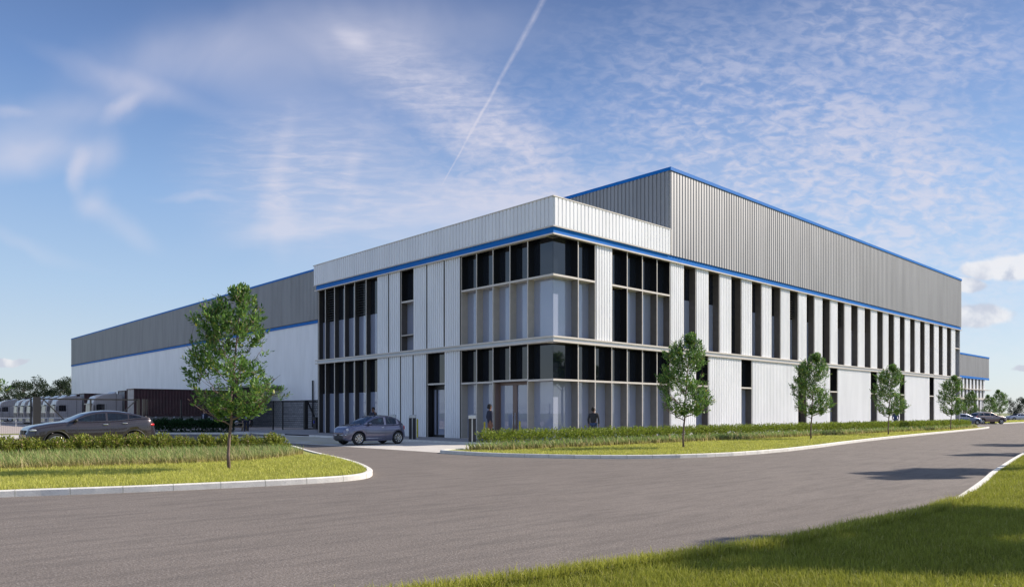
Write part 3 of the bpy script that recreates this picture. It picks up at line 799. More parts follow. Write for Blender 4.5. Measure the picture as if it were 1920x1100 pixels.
# interior: slabs, back walls, columns, doors
mb = MB(); mb.box(.46, .46, .06, 64.9, 24.1, .115, 1); mb.box(.46, .46, ZL0-.02, 64.9, 24.1, ZL1+.03, 0); mb.box(.46, .46, ZH-.02, 64.9, 24.1, ZH+.15, 0)
mb.build('floor_slab', ['ceiling_tile', 'interior_floor'], WB)
mb = MB(); mb.box(5.6, 5.4, .12, 5.75, 24.1, ZL0-.02); mb.box(5.6, 5.4, ZL1+.03, 5.75, 24.1, ZH-.02); mb.box(5.75, 5.4, .12, 64.9, 5.55, ZL0-.02); mb.box(5.75, 5.4, ZL1+.03, 64.9, 5.55, ZH-.02)
mb.box(.6, 12.0, .12, 5.6, 12.12, ZL0-.02); mb.box(.6, 7.6, ZL1+.03, 5.6, 7.72, ZH-.02); mb.box(12.0, .6, .12, 12.12, 5.4, ZL0-.02); mb.box(4.7, 2.2, ZL1+.03, 4.82, 5.4, ZH-.02)
mb.build('partition', 'interior_wall', WB)
for (x, y) in ((.95, .95), (.95, 7.3), (7.4, .95), (.95, 16.0)):
    mb = MB(); mb.box(x-.17, y-.17, .12, x+.17, y+.17, ZL0-.02); mb.box(x-.17, y-.17, ZL1+.03, x+.17, y+.17, ZH-.02); mb.build('column', 'interior_white', WB)
x, y = onX(1003, 5.56)
mb = MB(); mb.box(5.5, y-.6, .12, 5.58, y+.6, 2.9, 0); mb.box(5.46, y-.35, 2.65, 5.49, y+.3, 2.75, 1); mb.build('interior_door', ['interior_dark', 'interior_white'], WB)
x, y = onY(1160, 5.36)
mb = MB(); mb.box(x-.9, 5.30, .12, x+.9, 5.38, 3.0, 0); mb.box(x+.05, 5.25, .2, x+.2, 5.29, 2.3, 1); mb.box(x-.7, 5.25, .8, x-.6, 5.29, 1.7, 1); mb.build('interior_door', ['interior_dark', 'interior_white'], WB)
# loading dock canopy low on the yard wall
mb = MB(); mb.box(6.8, 50.6, 4.35, 9.9, 62.0, 4.55); mb.box(9.8, 50.6, 4.0, 9.98, 62, 4.35); mb.build('dock_canopy', 'reveal_grey', WB)
mb = MB(); mb.box(9.78, 38.4, .1, 10.0, 40.6, 4.2); mb.build('personnel_door', 'container_grey', WB)
mb = MB(); mb.tube([(9.82, 43.5, .1), (9.82, 43.5, 4.9)], .09, 8); mb.tube([(9.82, 41.2, .1), (9.82, 41.2, 4.9)], .09, 8); mb.build('downpipe', 'seam_dark', WB)

# second warehouse farther along
B2 = thing('warehouse_building', 'distant smaller-looking grey warehouse with striped lower wall beyond the car park', 'warehouse', (0, 0, 0))
xa, xb, y2 = 120., 207.2, 33.2
mb = MB()
def ribs2(mb, s0, s1, y, z0, z1, pitch, depth): ribs(mb, 'R', s0, s1, 0, z0, z1, pitch, depth, off=(0, y))
ribs2(mb, xa, xb, y2, 10.9, 16.3, .6, .05); mb.build('upper_wall', 'grey_cladding', B2)
mb = MB(); mb.box(xa, y2-.12, 16.3, xb+.1, y2+.2, 16.7); mb.box(xa, y2-.1, 10.4, xb+.05, y2+.05, 10.95); mb.build('blue_band', 'blue_trim', B2)
mb = MB(); mb.box(xa, y2+.7, 0, xb-1.5, y2+70, 16.0); mb.build('core_wall', 'reveal_bronze', B2)
mb = MB(); mb.box(xa-.1, y2+.2, 15.9, xb, y2+70, 16.25); mb.build('roof', 'roof_membrane', B2)
k = 0; x = xb-1.6
while x > xa+30:
    mb = MB(); ribs2(mb, x-2.9, x-1.65, y2+.15, 0 if k % 3 else 5.4, 10.4, .5, .04)
    if k % 3 == 0: mb.box(x-2.9, y2+.3, 0, x-2.3, y2+.5, 5.1)
    mb.build('cladding_panel', 'white_cladding', B2); x -= 2.95; k += 1
mb = MB(); mb.box(xa, y2-.3, 7.6, xb+1.2, y2+.7, 7.75); mb.box(xa, y2-.1, 5.0, xb, y2+.7, 5.4); mb.build('floor_ledge', 'beige_trim', B2)

# ------------------------------------------------------------------ grass, hedges, shrubs, trees
def inside(poly, X, Y):
    c = np.zeros(len(X), bool); n = len(poly)
    for i in range(n):
        x1, y1 = poly[i]; x2, y2 = poly[(i+1) % n]
        if y1 == y2: continue
        m = ((y1 > Y) != (y2 > Y)) & (X < (x2-x1)*(Y-y1)/(y2-y1)+x1); c ^= m
    return c
def depth_of(X, Y): return (X-CAM[0])*VIEW[0]+(Y-CAM[1])*VIEW[1]
def lat_of(X, Y): return (X-CAM[0])*RIGHT[0]+(Y-CAM[1])*RIGHT[1]
def scatter(poly, dens_fn, rng, dmax, inview=True, margin=1.12, pad=.8):
    P = np.array(poly); lo, hi = P.min(0), P.max(0); A = (hi-lo).prod(); n = int(A*dmax); out = []
    for _ in range(max(1, n//4000000+1)):
        k = n//max(1, n//4000000+1)
        X = rng.uniform(lo[0], hi[0], k); Y = rng.uniform(lo[1], hi[1], k)
        d = depth_of(X, Y); a = lat_of(X, Y)
        ok = (d > 1.2)
        if inview: ok &= (np.abs(a) < d*.6875*margin+pad)
        X, Y, d = X[ok], Y[ok], d[ok]
        ok = rng.random(len(X)) < dens_fn(d)/dmax
        X, Y = X[ok], Y[ok]; ok = inside(poly, X, Y); out.append(np.stack([X[ok], Y[ok]], 1))
    return np.concatenate(out)
def blades(name, pts, z0, h, hv, w, lean, rng, m, label=None, cat=None, wind=(0, 0), seg=2, dscale=True):
    n = len(pts); H = h*(1+hv*rng.standard_normal(n)).clip(.35, 1.8); ang = rng.uniform(0, 2*np.pi, n)
    L = lean*H*np.abs(rng.standard_normal(n)).clip(0, 2.2); dx, dy = np.cos(ang)*L+wind[0]*H, np.sin(ang)*L+wind[1]*H
    wa = rng.uniform(0, np.pi, n); ww = w*rng.uniform(.7, 1.3, n)
    if dscale: ww = ww*np.clip(depth_of(pts[:, 0], pts[:, 1])/14., 1, 3.2)
    px, py = np.cos(wa)*ww/2, np.sin(wa)*ww/2
    x, y = pts[:, 0], pts[:, 1]; z = np.zeros(n)
    b0 = np.stack([x-px, y-py, z], 1); b1 = np.stack([x+px, y+py, z], 1)
    f = .55; mx, my = x+dx*.28, y+dy*.28
    m0 = np.stack([mx-px*.8, my-py*.8, H*f], 1); m1 = np.stack([mx+px*.8, my+py*.8, H*f], 1)
    tx, ty = x+dx, y+dy; zt = np.sqrt(np.maximum(H**2-(dx**2+dy**2)*.6, (H*.35)**2))
    t0 = np.stack([tx-px*.12, ty-py*.12, zt], 1); t1 = np.stack([tx+px*.12, ty+py*.12, zt], 1)
    V = np.stack([b0, b1, m1, m0, t1, t0], 1).reshape(-1, 3); i = np.arange(n)[:, None]*6
    Fq = np.concatenate([i+np.array([[0, 1, 2, 3]]), i+np.array([[3, 2, 4, 5]])], 0)
    o = npmesh(name, V, Fq, m); o.location.z = z0; o['kind'] = 'stuff'
    if label: o['label'] = label
    if cat: o['category'] = cat
    return o
rng = np.random.default_rng(3)
# near verge
_vo = ccw(VE)
nv = scatter(_vo, lambda d: np.clip(6500*(7./d)**1.5, 300, 6500), rng, 6500, margin=1.45, pad=2.5)
_k = inside(VEin, nv[:, 0], nv[:, 1]) | (depth_of(nv[:, 0], nv[:, 1]) < 12.6); nv = nv[_k]
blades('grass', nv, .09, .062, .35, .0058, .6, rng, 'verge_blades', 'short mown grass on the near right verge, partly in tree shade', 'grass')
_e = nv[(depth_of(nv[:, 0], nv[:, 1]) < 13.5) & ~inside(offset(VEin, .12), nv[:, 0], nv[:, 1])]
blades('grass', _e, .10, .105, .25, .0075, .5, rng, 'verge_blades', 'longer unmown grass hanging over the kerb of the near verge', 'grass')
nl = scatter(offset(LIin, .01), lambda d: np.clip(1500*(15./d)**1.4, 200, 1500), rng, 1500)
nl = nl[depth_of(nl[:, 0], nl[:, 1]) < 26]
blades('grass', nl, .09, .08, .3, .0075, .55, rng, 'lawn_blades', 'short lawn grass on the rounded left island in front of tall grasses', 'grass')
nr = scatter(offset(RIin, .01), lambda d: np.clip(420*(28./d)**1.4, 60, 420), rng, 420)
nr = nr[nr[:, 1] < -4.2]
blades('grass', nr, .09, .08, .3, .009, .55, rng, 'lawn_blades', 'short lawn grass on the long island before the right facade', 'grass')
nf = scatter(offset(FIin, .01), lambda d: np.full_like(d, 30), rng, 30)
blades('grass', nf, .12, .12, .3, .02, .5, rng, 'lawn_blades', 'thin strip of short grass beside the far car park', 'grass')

# tall meadow grasses
def polyline_band(pts, w0, w1):
    "band between offsets w0..w1 to the left of the travel direction"
    out = [[], []]
    n = len(pts)
    for i, p in enumerate(pts):
        a = Vector(pts[max(0, i-1)]); b = Vector(pts[min(n-1, i+1)]); t_ = (b-a).normalized(); nn = Vector((-t_.y, t_.x))
        for k, w in enumerate((w0, w1)): out[k].append((p[0]+nn.x*w, p[1]+nn.y*w))
    return out[0]+out[1][::-1]
mfront = [WD(-260, 18.2), WD(-60, 18.6), WD(60, 19.6), WD(220, 20.6), WD(380, 21.8), WD(470, 22.8), WD(535, 24.4), WD(572, 27.0)]
mback = [WD(500, 29.2), WD(440, 28.2), WD(300, 26.8), WD(150, 25.6), WD(0, 24.4), WD(-260, 23.0)]
ML = mfront+mback
wv = (-RIGHT*.22)
mp = scatter(ML, lambda d: np.full_like(d, 300), rng, 300)
mz = blades('tall_grass', mp, .09, .29, .22, .020, .55, rng, 'meadow_blades', 'tall ornamental grass band in front of the left shrubs', 'tall grass', wind=(float(wv[0]), float(wv[1])), dscale=False)
MR = [(-8.9, -3.6), (-8.2, -4.9), (-6, -5.15), (0, -5.1), (10, -5.2), (25, -5.3), (40, -5.1), (52, -4.5), (58.6, -3.6), (58.0, -2.7), (50, -3.4), (20, -3.6), (-7, -3.6)]
mp = scatter(MR, lambda d: np.clip(260*(30./d)**1.3, 50, 260), rng, 260)
blades('tall_grass', mp, .09, .31, .22, .022, .55, rng, 'meadow_blades', 'tall ornamental grass band along the foot of the long hedge', 'tall grass', wind=(float(wv[0]), float(wv[1])))

def leaf_quads(C, D, U, L, Wd, rng, fold=.25):
    "each leaf: two quads folded along the midrib. C base, D direction, U side vector"
    N = np.cross(D, U); a = C; b = C+D*L[:, None]*.5; tip = C+D*L[:, None]-N*L[:, None]*.08
    s1 = b+U*Wd[:, None]*.5+N*Wd[:, None]*fold; s2 = b-U*Wd[:, None]*.5+N*Wd[:, None]*fold
    V = np.stack([a, s1, tip, s2, b], 1).reshape(-1, 3); i = np.arange(len(C))[:, None]*5
    Fq = np.concatenate([i+np.array([[0, 4, 1, 1]]), i+np.array([[4, 2, 1, 1]]), i+np.array([[0, 3, 4, 4]]), i+np.array([[3, 2, 4, 4]])], 0)[:, :3]
    return V, Fq
def unit(v): return v/np.maximum(1e-9, np.linalg.norm(v, axis=1, keepdims=True))

def shrub_mesh(seed, rad=.64, h=.66, stems=150, m='leaf_shrub'):
    rg = np.random.default_rng(seed); C = []; D = []; LL = []
    mb = MB()
    for i in range(stems):
        az = rg.uniform(0, 2*np.pi); k = rg.uniform(0, 1)**.6; out = rad*k*rg.uniform(.8, 1.12); up = h*math.sqrt(max(.06, 1-(k*.92)**2))*rg.uniform(.82, 1.12)
        b = np.array([math.cos(az), math.sin(az), 0])*.1*k; t_ = np.array([math.cos(az)*out, math.sin(az)*out, up])
        mid = (b+t_)/2+np.array([math.cos(az), math.sin(az), 0])*.06+np.array([0, 0, -.03])
        if i % 3 == 0: mb.tube([b, mid, t_], [.007, .005, .002], 3, cap=False)
        n = 28
        for s_ in np.linspace(.22, 1.0, n):
            p = (1-s_)**2*b+2*s_*(1-s_)*mid+s_*s_*t_; tang = 2*(1-s_)*(mid-b)+2*s_*(t_-mid); tang /= np.linalg.norm(tang)
            r = rg.standard_normal(3); r -= tang*r.dot(tang); r /= np.linalg.norm(r); C.append(p+rg.standard_normal(3)*.008); D.append(tang*.9+r*.75); LL.append(.085*rg.uniform(.7, 1.3))
    C = np.array(C); D = unit(np.array(D)); U = unit(np.cross(D, rg.standard_normal(C.shape))); LL = np.array(LL)
    V, Fq = leaf_quads(C, D, U, LL, LL*.36, rg)
    return mb, V, Fq
def shrub(name, seed, **kw):
    mb, V, Fq = shrub_mesh(seed, **kw)
    o = thing(name, 'x', 'shrub')
    mb.build('stem', 'bark_dark', o); npmesh('foliage', V, Fq, kw.get('m', 'leaf_shrub'), o); return o
sp = [(-40, 23.9), (6, 24.5), (55, 25.0), (108, 25.4), (158, 25.9), (207, 26.3), (255, 26.7), (300, 27.1), (343, 27.5), (385, 27.9), (428, 28.3), (470, 28.7), (512, 29.1)]
desc = ['yellow-green shrub at the left edge of the photo', 'yellow-green shrub below the nose of the dark coupe', 'yellow-green shrub hiding the front bumper of the dark coupe', 'yellow-green shrub in front of the dark coupe\'s front wheel',
        'yellow-green shrub below the front door of the dark coupe', 'yellow-green shrub below the rear door of the dark coupe', 'yellow-green shrub in front of the dark coupe\'s rear wheel', 'yellow-green shrub just behind the tail of the dark coupe',
        'yellow-green shrub midway between the dark coupe and the young tree', 'yellow-green shrub immediately left of the young tree\'s trunk', 'yellow-green shrub immediately right of the nearest tree\'s trunk',
        'yellow-green shrub second from the right end of its row', 'yellow-green shrub ending the row beside the side road']
protos = []
for i, (px, d) in enumerate(sp):
    if i < 3: o = shrub('shrub', 20+i); protos.append(o)
    else: o = copy_tree(protos[i % 3])
    x, y = WD(px, d); o.location = (x, y, .09); o.rotation_euler = (0, 0, rnd.uniform(0, 6.28)); s_ = rnd.uniform(.92, 1.12); o.scale = (s_, s_, s_*rnd.uniform(.95, 1.05))
    tag(o, desc[i], 'shrub', 'shrubs in a row on the left island')

def hedge(name, p0, p1, w, h, dens, m, label, z0=.09, leaf=.075, lumpy=.10, seed=5, core='leaf_box'):
    "clipped hedge: shoots all through a rounded bar"
    rg = np.random.default_rng(seed); p0, p1 = np.array(p0), np.array(p1); L = np.linalg.norm(p1-p0); t_ = (p1-p0)/L; nn = np.array([-t_[1], t_[0]])
    root = thing(name, label, 'hedge', (float(p0[0]), float(p0[1]), z0))
    n = int(L*dens); s_ = rg.uniform(0, L, n)
    th = rg.uniform(-.25, math.pi+.25, n); rr = rg.uniform(.62, 1.0, n)
    lump = 1+lumpy*(np.sin(s_*6.1)+np.sin(s_*9.7+1)+rg.standard_normal(n)*.5)*.5
    ex = lambda v: np.sign(v)*np.abs(v)**.55
    off = ex(np.cos(th))*w/2*rr; z = (.12+ex(np.sin(th).clip(-.02, 1))*(h-.12))*rr*lump
    base = np.stack([s_*t_[0]+nn[0]*off, s_*t_[1]+nn[1]*off, z.clip(.03)], 1)
    dirv = unit(np.stack([nn[0]*np.cos(th)*.8, nn[1]*np.cos(th)*.8, np.sin(th)*.7+.5], 1)+rg.standard_normal((n, 3))*.35)
    k = 5; C = np.repeat(base, k, 0)+np.repeat(dirv, k, 0)*np.tile(np.linspace(0, .10, k), n)[:, None]
    D = unit(np.repeat(dirv, k, 0)+rg.standard_normal((n*k, 3))*.55); U = unit(np.cross(D, rg.standard_normal(C.shape))); LL = leaf*rg.uniform(.7, 1.3, n*k)
    V, Fq = leaf_quads(C, D, U, LL, LL*.42, rg); npmesh('foliage', V, Fq, m, root)
    return root
hedge('hedge', (-7.6, -3.25), (22, -3.25), .85, .72, 420, 'leaf_hedge', 'long low green hedge along the glazed office front and its tall grasses', seed=5)
hedge('hedge', (22.1, -3.25), (56.5, -3.1), .85, .72, 330, 'leaf_hedge', 'far stretch of low green hedge ending near the distant parked cars', seed=6, leaf=.09)
p0, p1 = WD(272, 57), WD(438, 58.5)
hedge('hedge', p0, p1, .9, .98, 520, 'leaf_box', 'dark green clipped hedge in building shade beside the picnic table', z0=.02, seed=7, leaf=.13)

# trees ------------------------------------------------------------------
def interp(z, tab, c): return np.interp(z, [t[0] for t in tab], [t[c] for t in tab])
PROF = [(1.30, -.25, .35), (1.60, -.55, .95), (1.85, -.80, 1.45), (2.15, -1.0, 1.40), (2.60, -1.22, 1.12), (3.05, -1.10, 1.02), (3.60, -1.04, .98), (4.00, -.90, .98), (4.25, -.66, .88), (4.45, -.38, .72), (4.62, -.1, .55), (4.78, .25, .42)]
def young_tree(seed):
    rg = np.random.default_rng(seed)
    root = thing('young_tree', 'x', 'tree')
    mb = MB()
    tp = [(0, 0, -.05), (-.03, 0, .4), (.0, .01, .9), (.05, .02, 1.3), (.02, 0, 1.75), (.10, 0, 2.4), (.16, .03, 3.2), (.26, .0, 4.0), (.34, 0, 4.62)]
    tr = [.050, .040, .036, .035, .032, .027, .020, .012, .005]
    mb.tube(tp, tr, 10)
    tpz = np.array([p[2] for p in tp]); tpx = np.array([p[0] for p in tp]); tpy = np.array([p[1] for p in tp]); trr = np.array(tr)
    nodes = []
    def limb(z, az, length, rise, r0):
        b = np.array([np.interp(z, tpz, tpx), np.interp(z, tpz, tpy), z]); d = np.array([math.cos(az), math.sin(az), 0]); pts = []
        for s_ in np.linspace(0, 1, 7):
            p = b+d*length*(s_**.9)+np.array([0, 0, rise*(s_**1.25)])+(rg.standard_normal(3)*.025 if s_ > 0 else 0); pts.append(p)
        mb.tube(pts, list(np.linspace(r0, .004, 7)), 6, cap=False)
        for p in pts[2:]: nodes.append(p)
        for _ in range(3):
            k = rg.integers(2, 5); a2 = az+rg.choice([-1, 1])*rg.uniform(.5, 1.0); d2 = np.array([math.cos(a2), math.sin(a2), 0]); q = [pts[k]]; l2 = length*rg.uniform(.35, .55)
            for s_ in (.35, .7, 1.0): q.append(pts[k]+d2*l2*s_+np.array([0, 0, l2*.75*s_])+rg.standard_normal(3)*.02)
            mb.tube(q, list(np.linspace(r0*.5, .003, 4)), 5, cap=False); nodes.extend(q[1:])
    limb(1.18, math.pi+.12, .85, .55, .022); limb(1.32, -.10, 1.05, .62, .024)
    az = 2.0
    for z in np.linspace(1.5, 4.1, 17):
        az += 2.4+rg.uniform(-.3, .3); cx = np.interp(z, tpz, tpx); l_, r_ = interp(z+.3, PROF, 1), interp(z+.3, PROF, 2)
        rad = (r_-cx) if math.cos(az) > 0 else (cx-l_); rad = rad*abs(math.cos(az))+(r_-l_)/2*abs(math.sin(az)); L = rad*.66
        limb(z, az, L, L*rg.uniform(.55, .95), np.interp(z, tpz, trr)*.55)
    for p, q in zip(tp[5:], tp[6:]): nodes.append(np.array(p)); nodes.append((np.array(p)+np.array(q))/2)
    nodes = np.array(nodes)
    # twig tips through the crown volume, weighted to the shell, with gaps
    tips = []; tries = 0
    while len(tips) < 640 and tries < 40000:
        tries += 1
        z = rg.uniform(1.5, 4.80); l_, r_ = interp(z, PROF, 1), interp(z, PROF, 2); c = (l_+r_)/2; hw = (r_-l_)/2
        a = rg.uniform(0, 2*math.pi); k = math.sqrt(rg.uniform(.10, 1.0)); p = np.array([c+hw*k*math.cos(a), hw*.92*k*math.sin(a), z])
        g_ = math.sin(p[0]*4.1+p[2]*2.3+1.0)+math.sin(p[1]*4.6-p[2]*3.9+.5)+math.sin(p[2]*5.2+p[0]*1.9)
        if g_ < -.85: continue
        if k > .93 and rg.random() < .35: p[0] += .12*math.cos(a)
        tips.append(p)
    C, D, Ls = [], [], []
    for p in tips:
        dd = nodes-p; dist = np.linalg.norm(dd, axis=1)+np.maximum(0, nodes[:, 2]-p[2])*1.2; b = nodes[np.argmin(dist)]
        ln = np.linalg.norm(p-b)
        if ln > .95: b = p+(b-p)*.95/ln
        mid = (b+p)/2+np.array([0, 0, -.04]); mb.tube([b, mid, p], [.006, .004, .002], 3, cap=False)
        tang = p-mid; tang = tang/(np.linalg.norm(tang)+1e-6)
        out = np.array([p[0]-.1, p[1], .5]); out /= np.linalg.norm(out); ax = tang*.6+out*.6+np.array([0, 0, .25]); ax /= np.linalg.norm(ax)
        nl_ = rg.integers(13, 20)
        for j in range(nl_):
            s_ = j/(nl_-1); q = p-ax*.26*(1-s_)+ax*.05*s_+rg.standard_normal(3)*.012
            r = rg.standard_normal(3); r -= ax*r.dot(ax); r /= np.linalg.norm(r)
            C.append(q); D.append(ax*(.35+.7*s_)+r*(1-.35*s_)+np.array([0, 0, .12])); Ls.append(rg.uniform(.095, .150)*(1.1-.35*s_))
    C = np.array(C); D = unit(np.array(D)); U = unit(np.cross(D, np.array([0, 0, 1.])+rg.standard_normal(C.shape)*.5)); Ls = np.array(Ls)
    V, Fq = leaf_quads(C, D, U, Ls, Ls*.40, rg, .18)
    mb.build('trunk', 'bark', root); npmesh('crown', V, Fq, 'leaf_young', root)
    return root
T0 = young_tree(11)
face = R(46.85-90)
yt = [(430, 881, 1.0, 'young leafy tree on the left island, the largest and nearest in view'), (1282, 840, 1.0, 'young leafy tree nearest the glazed corner on the long island'),
      (1521, 823.3, 1.0, 'second young tree along the long island, before white panels'), (1666, 815, .98, 'third young tree along the long island, by the walking person in blue'),
      (1783, 806.4, .96, 'last young tree on the long island, overlapping the building\'s far corner')]
for i, (px, py, s_, lab) in enumerate(yt):
    o = T0 if i == 0 else copy_tree(T0)
    x, y = G(px, py, .10); o.location = (x, y, .09); o.rotation_euler = (0, 0, face); o.scale = (s_, s_, s_); tag(o, lab, 'tree', 'young trees with slim trunks')
for (px, d, s_, lab) in ((1819, 112, .98, 'far young tree just right of the warehouse corner, half behind the last island tree'), (1855.5, 111, .86, 'small far tree standing in front of the parked brown SUV'),
                         (1875, 124, 1.1, 'far tree behind the bonnet of the brown SUV')):
    o = copy_tree(T0); x, y = WD(px, d); o.location = (x, y, .1); o.rotation_euler = (0, 0, face+rnd.uniform(-.3, .3)+(.0 if px < 1850 else 2.)); o.scale = (s_*1.05, s_*1.05, s_); tag(o, lab, 'tree', 'far young trees by the car park')
# tree just outside on the left whose leaves touch the frame
o = copy_tree(T0); x, y = WD(-104, 20.5); o.location = (x, y, .09); o.rotation_euler = (0, 0, face); o.scale = (1.05, 1.05, 1.1); tag(o, 'young tree cut off by the left edge, only some pale leaves showing', 'tree', 'young trees with slim trunks')

def bushy_tree(seed, h=9., r=3.6, clear=1.6, n=2600, leaf=.30, m='leaf_far', name='tree'):
    rg = np.random.default_rng(seed); root = thing(name, 'x', 'tree'); mb = MB()
    mb.tube([(0, 0, -.1), (.05, 0, clear), (.0, .1, h*.5), (.1, 0, h*.85)], [.19*h/9, .15*h/9, .09*h/9, .02], 8)
    cl = []
    for i in range(26):
        a = rg.uniform(0, 2*math.pi); k = rg.uniform(.25, 1)**.6; z = clear+.9+(h-clear-1.6)*rg.uniform(0, 1); rr = r*math.sqrt(max(.05, 1-((z-clear-(h-clear)*.42)/((h-clear)*.62))**2))*k*.85
        c = np.array([rr*math.cos(a), rr*math.sin(a), z]); cl.append((c, r*rg.uniform(.20, .36)))
        b = np.array([0, 0, max(clear*.8, z-rr*.8)]); mb.tube([b, (b+c)/2+np.array([0, 0, -.1]), c], [.06, .04, .015], 5, cap=False)
    C = []
    per = n//len(cl)
    for c, cr in cl:
        v = unit(rg.standard_normal((per, 3)))*(rg.uniform(.3, 1, (per, 1))**.5)*cr*np.array([1.15, 1.15, .8]); C.append(c+v)
    C = np.concatenate(C); D = unit(rg.standard_normal(C.shape)+np.array([0, 0, .2])); U = unit(np.cross(D, rg.standard_normal(C.shape))); Ls = leaf*rg.uniform(.6, 1.3, len(C))
    V, Fq = leaf_quads(C, D, U, Ls, Ls*.6, rg); mb.build('trunk', 'bark_dark', root); npmesh('crown', V, Fq, m, root); return root
bt = [bushy_tree(40+i, n=3600) for i in range(3)]
lst = [(14, 176, 8.4, .9, 'dark broad tree above the parked lorries, leftmost against the sky'), (44, 172, 9.2, .8, 'dark tree between the two highest crowns and the left edge'), (66, 165, 9.8, .95, 'tallest dark tree above the row of lorry cabs'),
       (88, 176, 8.6, .8, 'dark tree in the dip between the two tall crowns'), (112, 165, 9.6, .95, 'dark spreading tree left of the long wall\'s far end'), (126, 178, 8.2, .8, 'dark tree partly cut by the warehouse\'s far end')]
for i, (px, d, h, w, lab) in enumerate(lst):
    o = bt[i] if i < 3 else copy_tree(bt[i % 3]); x, y = WD(px, d); s_ = h/9.; o.location = (x, y, 0); o.rotation_euler = (0, 0, i*1.3); o.scale = (w*1.1, w*1.1, s_); tag(o, lab, 'tree', 'dark trees beyond the lorry yard')
for i, (px, d, h, lab) in enumerate(((1901, 150, 4.7, 'dark round tree above the silver hatchback, left of a paler one'), (1921, 150, 4.8, 'round tree at the right edge beyond the silver hatchback'))):
    o = copy_tree(bt[i]); x, y = WD(px, d); s_ = h/9.; o.location = (x, y, 0); o.scale = (s_*.72, s_*.72, s_); tag(o, lab, 'tree', 'round trees at the far right')
# street trees just outside the view on the right: their shade falls across road and verge
st = bushy_tree(60, h=7.3, r=1.8, clear=3.4, n=9500, leaf=.2, m='leaf_young', name='street_tree')
for i, (a, d, s_, w, lab) in enumerate(((18.4, 22.1, 1.0, .85, 'street tree on the near verge shading the road, first along the kerb'), (26.6, 30.5, 1.0, .8, 'street tree on the verge shading the road, second along the kerb'), (32.4, 39.3, 1.0, .8, 'street tree on the verge, third along the kerb'),
                                   (11.5, 10.9, 1.0, .85, 'street tree on the verge shading the near grass'), (12.7, 9.5, 1.0, .8, 'street tree beside the viewpoint shading the bottom corner grass'), (14.0, 12.5, 1.0, .95, 'street tree on the verge, third from the viewpoint'))):
    o = st if i == 0 else copy_tree(st); x, y = W(a, d); o.location = (x, y, .08); o.rotation_euler = (0, 0, i*1.9); o.scale = (w, w, s_); tag(o, lab, 'tree', 'street trees on the verge')

# ------------------------------------------------------------------ vehicles
def smooth_interp(xs, tab, r=.03):
    "piecewise curve through (x, v) softened over +-r"
    t_ = sorted(tab); X = [p[0] for p in t_]; Vv = [p[1] for p in t_]; acc = 0
    for o_, w_ in ((-1, .12), (-.6, .2), (0, .36), (.6, .2), (1, .12)): acc = acc+w_*np.interp(np.clip(xs+o_*r, X[0], X[-1]), X, Vv)
    return acc
def wheel(parent, x, y, r, w, spokes=7, rimr=.66):
    s_ = 1 if y > 0 else -1
    mb = MB(); p = []
    for (rr, h) in ((rimr*r, -w/2+.01), (.86*r, -w/2), (.96*r, -w/2+.02), (r, -w/2+.05), (r, w/2-.05), (.96*r, w/2-.02), (.86*r, w/2), (rimr*r, w/2-.01)): p.append((rr, h))
    mb.lathe(p, 28, (0, 0, 0), 'y', closed=True)
    root = mb.build('wheel', 'rubber', parent, (x, y, r))
    m = MB(); o = s_*(w/2-.015)
    R0 = rimr*r*.99
    m.lathe([(R0, -w/2+.02), (R0, w/2-.012), (R0*.90, w/2-.012), (R0*.88, -w/2+.02)], 28, (0, 0, 0), 'y', closed=True)
    for i in range(spokes):
        t0 = 2*math.pi*i/spokes; 
        for dt in (-.10, .10):
            c, sn = math.cos(t0+dt), math.sin(t0+dt); c0, s0 = math.cos(t0), math.sin(t0)
            m.beam((c0*r*.10, o*.9, s0*r*.10), (c*R0*.92, o*.97, s*0+sn*R0*.92) if False else (c*R0*.92, o*.97, sn*R0*.92), .022, .028)
    m.lathe([(.01, o-.03*s_), (r*.15, o-.03*s_), (r*.15, o-.005*s_), (.01, o)], 14, (0, 0, 0), 'y')
    m.build('rim', 'alloy', root)
    m = MB(); m.lathe([(.01, -s_*.01), (R0*.9, -s_*.01), (R0*.9, s_*.02), (.01, s_*.02)], 24, (0, 0, 0), 'y'); m.build('brake_disc', 'plastic_black', root)
    return root

